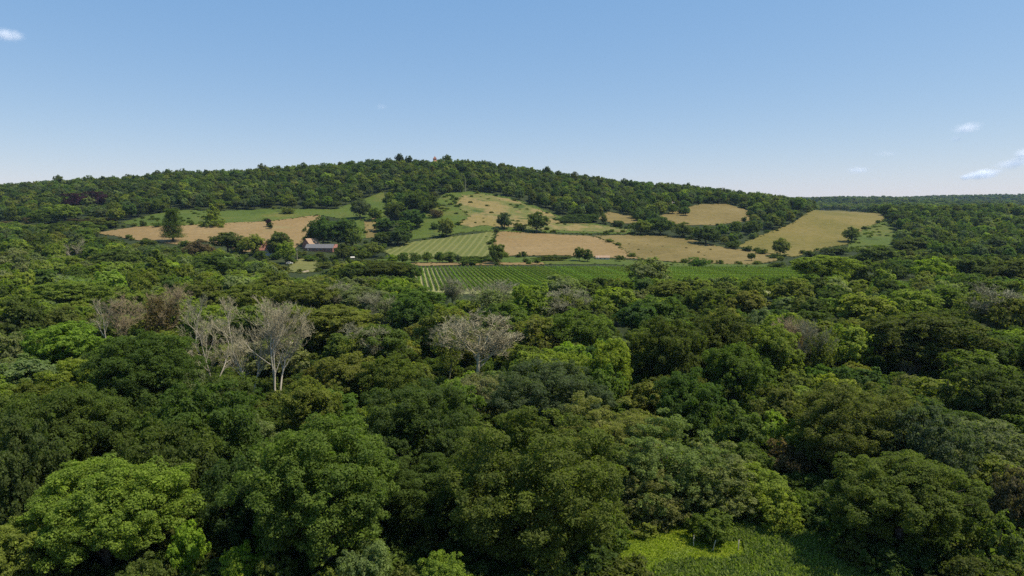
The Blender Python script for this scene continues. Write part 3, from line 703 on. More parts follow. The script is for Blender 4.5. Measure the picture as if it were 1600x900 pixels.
# trees whose foot shows: (px, top, base, width, colour, shape, label, ref)
T2 = [
 (333, 318, 354, 37, 'light', 'cone', 'light green cone-shaped tree standing alone on the upper edge of the straw field', 'the lone cone-shaped tree', 'broadleaf_tree'),
 (420, 340, 355, 11, 'purple', 'round', 'small dark purple tree alone on the left straw field', 'the small purple tree', 'broadleaf_tree'),
 (422.5, 346, 358, 10, 'dark', 'round', 'small dark green tree right of the small purple one on the straw field', None, 'broadleaf_tree'),
 (246, 345, 355, 15, 'mid', 'bush', 'low round bush on the straw field edge left of the cedar', None, 'shrub'),
 (224, 340, 354, 12, 'dark', 'bush', 'small dark bush left of the low round bush on the straw field edge', None, 'shrub'),
 (438, 356, 401, 46, 'dull', 'tall', 'tall dusky tree standing between the farm buildings', 'the tall dusky farm tree', 'broadleaf_tree'),
 (447, 373, 412, 32, 'light', 'tall', 'light green tree directly before the tall dusky farm tree', None, 'broadleaf_tree'),
 (505, 334, 386, 56, 'deep', 'tall', 'deep green tall tree in the clump behind the long barn', 'the clump behind the barn', 'broadleaf_tree'),
 (541, 336, 386, 56, 'deep', 'tall', 'tallest deep green tree at the right of the clump behind the barn', None, 'broadleaf_tree'),
 (489, 348, 384, 34, 'deep', 'round', 'lower deep green tree at the left end of the clump behind the barn', None, 'broadleaf_tree'),
 (552, 350, 388, 34, 'olive', 'tall', 'olive tree in front of the right side of the clump behind the barn', None, 'broadleaf_tree'),
 (537, 378, 408, 32, 'dark', 'round', 'dark tree right of the long barn', None, 'broadleaf_tree'),
 (582, 376, 402, 36, 'olive', 'round', 'olive tree between the clump behind the barn and the striped field', None, 'broadleaf_tree'),
 (563, 308, 342, 36, 'blue', 'round', 'bluish green tree standing forward of the hill wood above the barn clump', None, 'broadleaf_tree'),
 (600, 338, 362, 42, 'deep', 'round', 'deep green tree left of the hill pasture, halfway down', None, 'broadleaf_tree'),
 (622, 355, 383, 46, 'deep', 'round', 'deep green tree on the upper left corner of the striped field', None, 'broadleaf_tree'),
 (598, 360, 384, 36, 'deep', 'round', 'deep green tree left of the upper corner of the striped field', None, 'broadleaf_tree'),
 (650, 292, 338, 54, 'dark', 'tall', 'tall dark tree along the left side of the hill pasture', 'the tall dark tree by the hill pasture', 'broadleaf_tree'),
 (616, 316, 346, 42, 'dark', 'round', 'dark tree left of the tall dark tree by the hill pasture', None, 'broadleaf_tree'),
 (646, 324, 356, 48, 'deep', 'round', 'deep green tree below the tall dark tree by the hill pasture', None, 'broadleaf_tree'),
 (672, 300, 332, 32, 'dark', 'round', 'dark tree at the upper left corner of the hill pasture', None, 'broadleaf_tree'),
 (682, 322, 340, 22, 'brown', 'bush', 'brownish bush at the left edge of the hill pasture', None, 'shrub'),
 (697, 337, 370, 34, 'olive', 'round', 'rounded olive tree alone above the striped field', 'the rounded tree above the striped field', 'broadleaf_tree'),
 (679, 345, 358, 20, 'dark', 'bush', 'dark bush just left of the rounded tree above the striped field', None, 'shrub'),
 (788, 329, 358, 32, 'blue', 'round', 'bluish green tree with a visible trunk where the hill pasture meets the straw field', 'the bluish tree above the straw field', 'broadleaf_tree'),
 (812, 343, 360, 26, 'dull', 'bush', 'dull bush between the two trees above the straw field', None, 'shrub'),
 (839, 328, 363, 40, 'dark', 'round', 'dark round tree right of the bluish tree above the straw field', 'the dark round tree above the straw field', 'broadleaf_tree'),
 (777, 376, 412, 36, 'dull', 'tall', 'dusky egg-shaped tree standing on the top edge of the vineyard', 'the egg-shaped tree', 'broadleaf_tree'),
 (905, 383, 408, 21, 'mid', 'tall', 'mid green tree left of the small shed in the field', None, 'broadleaf_tree'),
 (918, 387, 409, 21, 'dark', 'round', 'dark tree touching the left end of the small shed', 'the tree beside the shed', 'broadleaf_tree'),
 (613, 395.5, 412, 22, 'lime', 'round', 'leftmost of the row of small round trees above the vineyard', None, 'broadleaf_tree'),
 (630, 392.5, 411.5, 23, 'mid', 'round', 'second small round tree from the left in the row above the vineyard', None, 'broadleaf_tree'),
 (648, 392.5, 411.5, 21, 'mid', 'round', 'third small round tree from the left in the row above the vineyard', None, 'broadleaf_tree'),
 (668, 391.5, 411, 19, 'mid', 'round', 'small round tree in the middle of the row above the vineyard', None, 'broadleaf_tree'),
 (687, 391.5, 411, 20, 'mid', 'round', 'third small round tree from the right in the row above the vineyard', None, 'broadleaf_tree'),
 (703, 391.5, 411, 24, 'mid', 'round', 'widest small round tree near the right end of the row above the vineyard', None, 'broadleaf_tree'),
 (716, 396, 412, 12, 'blue', 'tall', 'narrow bluish tree ending the row of small trees above the vineyard', None, 'broadleaf_tree'),
 (1001, 341, 367, 38, 'olive', 'round', 'olive rounded tree at the left end of the clump on the dry field edge', None, 'broadleaf_tree'),
 (1032, 336, 367, 44, 'dark', 'round', 'dark rounded tree second in the clump on the dry field edge', 'the clump on the dry field edge', 'broadleaf_tree'),
 (1066, 345, 371, 38, 'mid', 'round', 'mid green tree right of the dark rounded one on the dry field edge', None, 'broadleaf_tree'),
 (1103, 350, 382, 46, 'deep', 'round', 'deep green wide tree at the right end of the clump on the dry field edge', 'the wide tree ending that clump', 'broadleaf_tree'),
 (1127, 348, 370, 24, 'mid', 'round', 'mid green tree just behind the wide tree ending the field edge clump', None, 'broadleaf_tree'),
 (1149, 343, 366, 24, 'mid', 'round', 'mid green round tree between the upper pasture and the golden field', None, 'broadleaf_tree'),
 (1176, 342, 368, 30, 'dark', 'round', 'dark tree at the left end of the golden field', None, 'broadleaf_tree'),
 (1176, 359, 373, 15, 'grey', 'bush', 'small grey bush at the left end of the golden field', None, 'shrub'),
 (1145, 371, 389, 25, 'dark', 'bush', 'dark rounded bush first in the hedge line below the golden field', None, 'shrub'),
 (1168, 381, 393, 20, 'dark', 'bush', 'dark bush second in the hedge line below the golden field', None, 'shrub'),
 (1190, 386, 397, 22, 'dark', 'bush', 'dark low bush third in the hedge line below the golden field', None, 'shrub'),
 (1219, 369, 401, 30, 'olive', 'round', 'olive tree standing out of the hedge line below the golden field', 'the tree in the hedge line', 'broadleaf_tree'),
 (1091, 395, 418, 38, 'mid', 'bush', 'broad round bush on the field margin above the right end of the vineyard', 'the broad bush on the margin', 'shrub'),
 (1174, 393, 408, 16, 'dark', 'spread', 'small umbrella-shaped tree alone on the dry field', 'the small umbrella-shaped tree', 'broadleaf_tree'),
 (1215, 404, 421, 32, 'dark', 'bush', 'dark bush at the right end of the field margin', None, 'shrub'),
 (1071, 321, 337, 18, 'mid', 'round', 'round tree on the left side of the upper pasture', None, 'broadleaf_tree'),
 (1051, 317, 334, 16, 'mid', 'round', 'mid green tree screening the left wall of the white house above the upper pasture', None, 'broadleaf_tree'),
 (1063, 322, 334, 11, 'dark', 'bush', 'dark bush directly before the white house above the upper pasture', None, 'shrub'),
 (1163, 336, 346, 10, 'dark', 'bush', 'small dark bush at the right side of the upper pasture', None, 'shrub'),
 (944, 335, 350, 12, 'dark', 'tall', 'dark narrow tree left of the little tan patch under the hill wood', None, 'broadleaf_tree'),
 (965, 340, 354, 26, 'dark', 'bush', 'dark bush before the little tan patch under the hill wood', None, 'shrub'),
 (1330, 352, 378, 28, 'dull', 'round', 'dusky round tree on the right edge of the golden field', 'the dusky tree by the golden field', 'broadleaf_tree'),
 (1306, 380, 398, 50, 'dark', 'bush', 'wide dark bush at the lower edge of the golden field', None, 'shrub'),
 (1265, 388, 401, 22, 'dark', 'bush', 'dark bush left of the wide dark bush below the golden field', None, 'shrub'),
 (1247, 308, 332, 22, 'dark', 'round', 'round-topped tree breaking the skyline at the right end of the hill wood', None, 'broadleaf_tree'),
 (118, 299, 326, 42, 'purple', 'round', 'left one of two dark purple beeches in the hill wood', 'the purple beeches', 'broadleaf_tree'),
 (150, 296, 324, 36, 'purple', 'round', 'right one of two dark purple beeches in the hill wood', None, 'broadleaf_tree'),
 (450, 320, 334, 24, 'olive', 'bush', 'olive bush on the green strip below the hill wood', None, 'shrub'),
 (456, 400, 411, 20, 'mid', 'bush', 'green garden bush between the long barn and the lawn', None, 'shrub'),
 (484, 396, 408, 28, 'mid', 'bush', 'green garden bush below the long barn', None, 'shrub'),
 (505, 404, 420, 30, 'olive', 'bush', 'olive garden bush at the right end of the lawn', None, 'shrub'),
 (497, 391.5, 402, 26, 'mid', 'bush', 'green bush growing against the middle of the long brick barn', None, 'shrub'),
 (473, 389, 400, 17, 'olive', 'bush', 'olive bush at the left end of the long brick barn', None, 'shrub'),
 (523, 395, 406, 20, 'mid', 'bush', 'green bush before the right end of the long brick barn', None, 'shrub'),
 (430, 392, 406, 22, 'deep', 'bush', 'deep green bush before the right wall of the red-tiled farmhouse', None, 'shrub'),
 (408, 390, 408, 26, 'mid', 'round', 'mid green tree overlapping the left wall of the red-tiled farmhouse', None, 'broadleaf_tree'),
 (376, 376, 396, 34, 'mid', 'round', 'mid green tree at the lower edge of the straw field left of the farm', None, 'broadleaf_tree'),
 (566, 388, 408, 30, 'mid', 'round', 'mid green tree between the dark tree by the barn and the striped field', None, 'broadleaf_tree'),
 (520, 352, 366, 26, 'dark', 'round', 'dark tree joining the clump behind the barn on its upper side', None, 'broadleaf_tree'),
 (586, 322, 345, 28, 'mid', 'round', 'mid green tree on the green slope right of the bluish tree by the hill wood', None, 'broadleaf_tree'),
 (632, 342, 366, 34, 'mid', 'round', 'mid green tree in the hillside clump above the striped field', None, 'broadleaf_tree'),
 (290, 372, 386, 30, 'mid', 'bush', 'mid green bush on the lower edge of the straw field right of the cedar', None, 'shrub'),
 (230, 370, 384, 34, 'dark', 'bush', 'dark bush on the lower edge of the straw field left of the cedar', None, 'shrub'),
 (300, 343, 352, 10, 'mid', 'bush', 'tiny bush on the straw field edge between the cedar and the lone cone-shaped tree', None, 'shrub'),
]
for (px, top, base, w, col, shp, lab, ref, nm) in T2:
    x, y = cast(px, base)
    h = (base - top) / F * y
    put_tree(x, y, w * y / F, h, col, shp, lab, name=nm, cat='tree' if nm != 'shrub' else 'shrub')
    KEEP.append((px, w * .8, top + .75 * (base - top), y))
    if ref: REFS.append((px, (top + base) / 2, y, ref))
# conifers
x, y = stand(243, 391, 18); put_tree(x, y, 66 * y / F, 18, 'olive', 'cone', 'broad conical conifer rising from the woodland left of the farm', name='conifer_tree', cat='conifer', lod='mid'); REFS.append((243, 415, y, 'the broad conical conifer'))
x, y = cast(270, 378); put_tree(x, y, 50 * y / F, 53 / F * y, 'dark', 'cedar', 'tall layered cedar before the left straw field', name='conifer_tree', cat='conifer', lod='mid'); REFS.append((270, 350, y, 'the tall layered cedar'))

# bare and half dead trees: (px, top, w, h, kind, leafy, twig material, label, ref)
T3 = [
 (428, 468, 110, 19, 'dead', None, None, 'pale many-stemmed dead tree with bare white trunks, tallest of the dead trees', 'the pale many-stemmed dead tree', 2),
 (385, 474, 80, 18, 'dead', None, None, 'slender bare dead tree just left of the pale many-stemmed one', None, 1),
 (328, 474, 105, 17, 'dead', None, None, 'forked dead tree with white trunks left of the slender bare one', 'the forked dead tree', 1),
 (300, 462, 60, 15, 'dead', None, M_TWIGG, 'greyish twiggy dead tree behind the forked dead tree', None, 0),
 (360, 462, 50, 15, 'dead', None, M_TWIG, 'thin bare dead tree between the forked and the many-stemmed dead trees', None, 0),
 (246, 447, 70, 16, 'wide', 'brown', M_TWIGB, 'orange-brown twiggy tree directly below the broad conical conifer', 'the orange-brown twiggy tree', 0),
 (192, 460, 56, 15, 'wide', None, M_TWIGB, 'bare brown tree left of the orange-brown twiggy tree', None, 1),
 (163, 466, 50, 14, 'dead', None, M_TWIG, 'leftmost bare tree of the brown twiggy group', None, 0),
 (745, 485, 128, 16, 'wide', None, M_TWIG, 'wide spreading dead tree with bare tan twigs in the middle of the wood', 'the wide dead tree', 1),
 (700, 497, 70, 13, 'wide', 'olive', M_TWIGG, 'grey twiggy half bare tree just left of the wide spreading dead one', None, 0),
 (1418, 544, 44, 7, 'dead', None, M_TWIGB, 'small pinkish dead tree in the shade of the very wide dark tree', 'the small pinkish dead tree', 1),
 (1545, 443, 120, 15, 'wide', 'olive', M_TWIGG, 'sparse tree with pale trunks near the right edge', 'the pale-trunked sparse tree', 1),
 (1240, 492, 70, 13, 'wide', 'brown', M_TWIGB, 'brown sparse crown right of the tall yellow-green tree', None, 0),
 (1285, 500, 60, 13, 'wide', 'olive', M_TWIGG, 'thin grey twiggy tree right of the brown sparse crown', None, 0),
 (705, 432, 50, 12, 'wide', 'grey', M_TWIGG, 'thin grey tree standing before the left vineyard rows', None, 1),
 (768, 440, 90, 13, 'wide', 'grey', M_TWIGG, 'hazy grey twiggy crown before the middle of the vineyard', None, 0),
 (885, 448, 80, 12, 'wide', 'olive', M_TWIGG, 'grey-brown twiggy crown below the grey-green tree by the vineyard', None, 1),
 (600, 455, 60, 12, 'wide', 'grey', M_TWIGG, 'grey twiggy crown in the wood below the wide dark tree by the vineyard', None, 0),
 (530, 440, 50, 12, 'wide', 'grey', M_TWIGG, 'grey twiggy crown behind the broad olive yellow tree', None, 1),
 (113, 374, 30, 14, 'dead', None, M_TWIG, 'single bare dead tree high in the wood left of the straw field', None, 1),
 (560, 505, 90, 12, 'wide', 'olive', M_TWIGG, 'thin twiggy crown left of the fresh mid green tree', None, 1),
]
for (px, top, w, h, kd, leafy, tw, lab, ref, k) in T3:
    x, y = stand(px, top, h)
    put_bare(x, y, w * y / F, h, kd, lab, leafy, None, k, tw, name='dead_tree' if not leafy else 'sparse_tree')
    KEEP.append((px, w * .7, top + .6 * h * F / y, y))
    if ref: REFS.append((px, top + 30, y, ref))
# bare white snags in the hill wood above the hill pasture
for px, hh_, lab in ((719, 14, 'left one of two bare white snags in the hill wood above the hill pasture'), (726.5, 17, 'right one of two bare white snags in the hill wood above the hill pasture')):
    x, y = cast(px, 302); y += 7
    rt = bpy.data.objects.new('dead_tree', None); COL.objects.link(rt); rt.location = (x, y, gz(x, y)); tag(rt, lab, 'dead tree')
    link('trunk', mesh_from('snag_trunk', *join([tube([(0, 0, -.5), (.1, 0, hh_ * .4), (-.2, .1, hh_ * .75), (.1, 0, hh_)], [.42, .34, .26, .08], 7),
         tube([(-.05, 0, hh_ * .55), (.7, 0, hh_ * .68), (.9, 0, hh_ * .8)], [.16, .12, .04], 5), tube([(-.1, 0, hh_ * .7), (-.8, .2, hh_ * .8), (-.9, .2, hh_ * .88)], [.14, .1, .03], 5)]), M_TWIGG, smooth=True), rt)

# ------------------------------------------------------------------ fill of the belt of woodland
SKY = np.array([(-300, 400), (0, 385), (60, 372), (120, 365), (200, 375), (290, 378), (340, 372), (400, 398), (440, 402), (470, 404), (500, 404), (560, 394), (600, 398), (640, 414), (655, 446), (690, 456), (760, 456), (850, 428), (950, 426), (1000, 420), (1060, 428), (1200, 424), (1240, 412), (1340, 404), (1400, 392), (1600, 395), (1900, 390)], float)
NEAR_PAL = [('dark', 3), ('deep', 2), ('mid', 3), ('olive', 2), ('light', 1), ('grey', 1.5), ('dull', 1)]
def pick_col(px, y):
    w = dict(NEAR_PAL)
    if y > 105 and px < 900: w.update(olive=5.5, light=4, grey=5, yellow=2.4, mid=2, dark=.4, deep=.2, dull=.3)
    if px > 1000: w.update(dark=4, deep=2.5, mid=3.5, olive=2)
    ks = list(w); p = np.array([w[k] for k in ks]); return ks[rng.choice(len(ks), p=p / p.sum())]
def covers(px, top, wpx, y=0, h=0):
    if y:
        K = KEEPA
        if ((K[:, 3] > y + 2) & (top < K[:, 2]) & (np.abs(K[:, 0] - px) < (K[:, 1] * .5 + wpx * .5) * .85)).any(): return True
    ys_ = top + np.linspace(0, h * F / y * .8 if y else 3, 5)
    QX = np.array([[px, px - wpx * .38, px + wpx * .38]] * 5).ravel(); QY = np.repeat(ys_, 3)
    for f_, (y0, y1, x0, x1) in zip(FIELDS, FBOX):
        if top > y1 or ys_[-1] < y0 or px + wpx < x0 or px - wpx > x1: continue
        if inside(f_, QX, QY).any(): return True
    return False
KEEPA = np.array(KEEP)
FBOX = [(min(p[1] for p in f_), max(p[1] for p in f_), min(p[0] for p in f_), max(p[0] for p in f_)) for f_ in FIELDS]
FILL = []
cand = []
for y in np.exp(np.linspace(math.log(58), math.log(540), 62)):
    for x in np.arange(-y * .86, y * .86, 8.5):
        cand.append((x + rng.uniform(-4, 4), y * rng.uniform(.98, 1.02)))
cand.sort(key=lambda c: c[1])
occ = [(a, b, c) for a, b, c, d in placed]
for x, y in cand:
    px, _ = to_pix(x, y, 0)
    w = rng.uniform(9.5, 18); h = rng.uniform(9, 15.5)
    if any(inside(wp, np.array([x]), np.array([y]))[0] for wp in WPOLY): continue
    if 8 < x < 48 and y < 84: continue
    if 385 < px < 475 and y < 124: continue
    lim = np.interp(px, SKY[:, 0], SKY[:, 1]) + (rng.uniform(0, 8) if px < 850 else rng.uniform(-5, 5))
    g = gz(x, y)
    while h > 4 and to_pix(x, y, g + h)[1] < lim: h -= .5
    top = to_pix(x, y, g + h)[1]
    while h > 3.5 and covers(px, top, w * F / y, y, h):
        h *= .85; w = min(w, h * 1.3); top = to_pix(x, y, g + h)[1]
    if h < 8: w = min(w, h * 1.15)
    if h < (5 if y < 330 else 3.5) or covers(px, top, w * F / y, y, h): continue
    if 640 < px < 880 and top < 415 and y > 430: continue
    oc = np.array(occ)
    dd = np.hypot(oc[:, 0] - x, (oc[:, 1] - y))
    if (dd < (oc[:, 2] + w / 2) * .72).any(): continue
    occ.append((x, y, w / 2))
    FILL.append((x, y, w, h, px, top))
N_FILL = 205
# those that show largest become trees of their own; the rest belong to the woodland
FILL.sort(key=lambda f_: f_[1])
own, rest = FILL[:N_FILL], FILL[N_FILL:]
SH = ['round', 'spread', 'loose', 'tall']
SHW = {'round': 'rounded', 'spread': 'spreading', 'loose': 'ragged', 'tall': 'upright'}
used = {}
def say(px, py, y, col, shp, h):
    best = sorted(REFS, key=lambda q: math.hypot((q[0] - px) / 1.0, (q[1] - py) * 1.6))
    opts = []
    for q in best[:3]:
        dx, dy = px - q[0], py - q[1]
        rel = ('right of' if dx > 0 else 'left of') if abs(dx) > abs(dy) * 1.3 else ('above' if dy < 0 else 'below')
        opts.append(f'{WORDS[col]} {SHW[shp]} tree {rel} {q[3]}')
        opts.append(f"{WORDS[col]} {SHW[shp]} tree {rel} {q[3]}, {'tall' if h > 11.5 else 'low'} in the packed wood")
    for i, a in enumerate(best[:3]):
        for b in best[i + 1:4]:
            opts.append(f'{WORDS[col]} {SHW[shp]} tree between {a[3]} and {b[3]}')
    for o_ in opts:
        if len(o_.replace('-', ' ').split()) <= 16 and o_ not in used:
            used[o_] = 1; return o_
    for wd in ('second', 'third', 'fourth', 'fifth', 'sixth', 'seventh'):
        o_ = f'{wd} {opts[0]}'
        if o_ not in used: used[o_] = 1; return o_
    return opts[0]
for x, y, w, h, px, top in own:
    col = pick_col(px, y); shp = SH[rng.choice(4, p=[.4, .25, .2, .15])]
    put_tree(x, y, w, h, col, shp, say(px, top + 15, y, col, shp, h), group='trees packed in the belt of woodland')

# ------------------------------------------------------------------ woodland beyond: nobody could count it
INST = bpy.data.collections.new('woodland_kinds')
for i, (shp, nl, L) in enumerate([('round', 3200, .85), ('tall', 3200, .85), ('spread', 3200, .85), ('loose', 3200, .85), ('round', 3200, .85), ('pine', 2600, .75), ('bush', 1500, 1.)]):
    V, Fq, at, C = crown(1300 + i, shp, 26, nl, L, soft=.7)
    n0 = len(Fq)
    tv, tf = trunk(1300 + i, C, 15 * (1.2 if shp == 'pine' else 1), .42, 4, 5)
    V2 = np.concatenate([V, tv]); F2 = np.concatenate([Fq, tf + len(V)])
    me = mesh_from('woodland_tree', V2, F2, M_LEAF_I, {k_: np.concatenate([v_, np.full(len(tf), .1)]) for k_, v_ in at.items()})
    me.materials.append(M_BARK)
    mi = np.zeros(len(F2), np.int32); mi[n0:] = 1; me.polygons.foreach_set('material_index', mi)
    o = bpy.data.objects.new(f'a{i}_woodland_tree', me); INST.objects.link(o)
pts, scl, tint, idx, rotz = [], [], [], [], []
def inst(x, y, w, h, col, k, z=None):
    pts.append((x, y, gz(x, y) if z is None else z)); scl.append((w / 15, w / 15, h / 15)); j = rng.uniform(.68, 1.32)
    tint.append([c * j * rng.uniform(.93, 1.07) for c in PAL[col]]); idx.append(k); rotz.append(rng.uniform(0, 6.42))
for x, y, w, h, px, top in rest: inst(x, y, w, h, pick_col(px, y), rng.integers(0, 5))
HP = [('dark', 3), ('deep', 3), ('mid', 3.5), ('olive', 1.8), ('blue', 3), ('light', .7), ('dull', 1.5), ('grey', .6)]
hk = [a for a, b in HP]; hp = np.array([b for a, b in HP], float); hp /= hp.sum()
oc = np.array([(a, b, c) for a, b, c, d in placed if b > 350])
n_h = 0
yy = 440.
while yy < 4300:
    far = yy > 1180
    step = 12.5 if not far else (17 if yy < 2000 else 22)
    xs = np.arange(-yy * .88, yy * .88, step)
    if far: xs = xs[(xs / yy > .12) | (yy < 1300)]
    xs = xs + rng.uniform(-step * .45, step * .45, len(xs)); ys = yy + rng.uniform(-step * .45, step * .45, len(xs))
    g = ground(xs, ys)
    bad = np.zeros(len(xs), bool)
    for wp in WPOLY: bad |= inside(wp, xs, ys)
    for x, y, z, b in zip(xs, ys, g, bad):
        if b: continue
        h = rng.uniform(8.5, 18.5) if not far else rng.uniform(11, 20); w = rng.uniform(10, 18.5) if not far else rng.uniform(14, 26)
        px, top = to_pix(x, y, z + h)
        if y < 560 and 640 < px < 1290 and y > 430: continue
        if y < 520 and top < np.interp(px, SKY[:, 0], SKY[:, 1]) - 6 and 640 < px < 1340: continue
        while h > 3.5 and covers(px, top, w * F / y, y, h):
            h *= .8; w = min(w, h * 1.25); top = to_pix(x, y, z + h)[1]
        if covers(px, top, w * F / y, y, h): continue
        if not far and len(oc):
            dd = np.hypot(oc[:, 0] - x, oc[:, 1] - y)
            if (dd < oc[:, 2] + w * .3).any(): continue
        col = hk[rng.choice(len(hk), p=hp)]
        if px < 330 and y < 900 and 322 < top < 345: col = ['brown', 'olive', 'dull', 'mid'][rng.integers(0, 4)]; h *= .5
        inst(x, y, w, h, col, rng.integers(0, 5)); n_h += 1
    yy += step * (.95 if not far else 1.6)
# pines along the ridge
for px in list(rng.uniform(560, 900, 26)) + list(rng.uniform(20, 560, 12)) + list(rng.uniform(880, 1200, 8)) + [43, 90]:
    y = 1000 + rng.uniform(-25, 25); x = pix_dir(px, 260)[0] * y
    s_ = rng.uniform(14, 23); inst(x, y, s_ * rng.uniform(.55, .8), s_, 'dull' if rng.uniform() < .4 else 'dark', [5, 1, 0][rng.integers(0, 3)])
    pts[-1] = (pts[-1][0], pts[-1][1], pts[-1][2])
print('woodland', len(pts), 'own', len(own), 'rest', len(rest), 'placed', len(placed))

def scatter(name, pts, scl, tint, idx, rotz, coll):
    me = bpy.data.meshes.new(name); n = len(pts)
    me.vertices.add(n); me.vertices.foreach_set('co', np.array(pts, np.float32).ravel())
    for an, ty_, dv in (('scl', 'FLOAT_VECTOR', np.array(scl)), ('rot', 'FLOAT_VECTOR', np.stack([np.zeros(n), np.zeros(n), np.array(rotz)], 1))):
        a = me.attributes.new(an, ty_, 'POINT'); a.data.foreach_set('vector', dv.astype(np.float32).ravel())
    a = me.attributes.new('tint', 'FLOAT_COLOR', 'POINT'); a.data.foreach_set('color', np.column_stack([np.array(tint), np.ones(n)]).astype(np.float32).ravel())
    a = me.attributes.new('idx', 'INT', 'POINT'); a.data.foreach_set('value', np.array(idx, np.int32))
    o = link(name, me)
    ng = bpy.data.node_groups.new(name, 'GeometryNodeTree')
    ng.interface.new_socket('Geometry', in_out='INPUT', socket_type='NodeSocketGeometry')
    ng.interface.new_socket('Geometry', in_out='OUTPUT', socket_type='NodeSocketGeometry')
    N, L = ng.nodes, ng.links
    gi, go = N.new('NodeGroupInput'), N.new('NodeGroupOutput')
    ip = N.new('GeometryNodeInstanceOnPoints'); ci = N.new('GeometryNodeCollectionInfo')
    ci.inputs['Collection'].default_value = coll; ci.inputs['Separate Children'].default_value = True; ci.inputs['Reset Children'].default_value = True
    ip.inputs['Pick Instance'].default_value = True
    def attr(nm, dt):
        q = N.new('GeometryNodeInputNamedAttribute'); q.data_type = dt; q.inputs['Name'].default_value = nm; return q.outputs['Attribute']
    L.new(gi.outputs[0], ip.inputs['Points']); L.new(ci.outputs[0], ip.inputs['Instance'])
    L.new(attr('idx', 'INT'), ip.inputs['Instance Index']); L.new(attr('scl', 'FLOAT_VECTOR'), ip.inputs['Scale'])
    e = N.new('FunctionNodeEulerToRotation'); L.new(attr('rot', 'FLOAT_VECTOR'), e.inputs[0]); L.new(e.outputs[0], ip.inputs['Rotation'])
    L.new(ip.outputs[0], go.inputs[0])
    md = o.modifiers.new('scatter', 'NODES'); md.node_group = ng
    return o
wl = scatter('woodland', pts, scl, tint, idx, rotz, INST)
tag(wl, kind='stuff')

# ------------------------------------------------------------------ undergrowth and grasses
UG = bpy.data.collections.new('undergrowth_kinds')
for i in range(3):
    V, Fq, at, C = crown(1700 + i, 'bush', 18, 2600, .24, 4., 3.)
    o = bpy.data.objects.new(f'a{i}_undergrowth', mesh_from('undergrowth', V, Fq, M_LEAF_I, at)); UG.objects.link(o)
pts, scl, tint, idx, rotz = [], [], [], [], []
for q in range(5200):
    y = rng.uniform(46, 190); x = rng.uniform(-.85, .85) * y
    if any(inside(wp, np.array([x]), np.array([y]))[0] for wp in WPOLY[-3:]): continue
    s_ = rng.uniform(.6, 1.4); c = PAL[['dark', 'deep', 'mid', 'dull'][rng.integers(0, 4)]]
    pts.append((x, y, gz(x, y) - .1)); scl.append((s_, s_, s_ * rng.uniform(.7, 1.1))); tint.append(c); idx.append(rng.integers(0, 3)); rotz.append(rng.uniform(0, 6.3))
# low scrub on the hill pastures
def scrub(pix, n, cols, smin, smax):
    xs = [p[0] for p in pix]; ys = [p[1] for p in pix]; k = 0
    while k < n:
        p = (rng.uniform(min(xs), max(xs)), rng.uniform(min(ys), max(ys)))
        if not inside(pix, np.array([p[0]]), np.array([p[1]]))[0]: k += .2; continue
        x, y = cast(*p); s_ = rng.uniform(smin, smax)
        pts.append((x, y, gz(x, y))); scl.append((s_ * 1.3, s_, s_ * .6)); tint.append(PAL[cols[rng.integers(0, len(cols))]]); idx.append(rng.integers(0, 3)); rotz.append(rng.uniform(0, 6.3)); k += 1
scrub([(660, 345), (690, 318), (740, 302), (800, 315), (850, 335), (900, 350), (850, 358), (740, 358), (690, 360)], 60, ['mid', 'olive', 'dark'], .5, 1.3)
scrub([(660, 330), (700, 303), (720, 303), (700, 330), (680, 345)], 40, ['olive', 'mid', 'light'], .8, 1.6)
scrub([(200, 345), (290, 330), (330, 332), (320, 350), (230, 352)], 40, ['mid', 'olive', 'dark'], .7, 1.5)
scrub([(1320, 365), (1385, 350), (1390, 380), (1330, 392)], 25, ['mid', 'light'], .8, 1.4)
scrub([(720, 403), (765, 404), (765, 410), (720, 411)], 40, ['mid', 'dark'], .8, 1.3)
scrub([(960, 400), (1050, 411), (1200, 416), (1200, 420), (1060, 416), (960, 409)], 60, ['mid', 'dark'], .4, .7)
scrub([(980, 362), (1060, 370), (1110, 384), (1060, 374), (980, 368)], 40, ['mid', 'olive', 'dark'], .5, 1.0)
scrub([(860, 362), (980, 366), (980, 369), (860, 366)], 40, ['olive', 'mid'], .4, .8)
scrub([(960, 378), (1140, 392), (1130, 404), (990, 398)], 14, ['brown', 'dull'], .3, .7)
scrub([(768, 364), (774, 364), (770, 392), (764, 392)], 30, ['mid', 'olive'], .3, .6)
for wp in EDGES:
    for p in densify(wp, 2.6):
        if rng.uniform() < .22: continue
        x, y = p[0] + rng.normal() * 1.6, p[1] + rng.normal() * 1.6
        big = rng.uniform() < .07
        s_ = rng.uniform(.8, 1.5) if big else rng.uniform(.18, .55)
        pts.append((x, y, gz(x, y) + .1)); scl.append((s_ * 1.3, s_ * 1.3, s_ * (.9 if big else .5))); tint.append(PAL[['mid', 'olive', 'dark', 'dull'][rng.integers(0, 4)]]); idx.append(rng.integers(0, 3)); rotz.append(rng.uniform(0, 6.3))
ug = scatter('undergrowth', pts, scl, tint, idx, rotz, UG); tag(ug, kind='stuff')

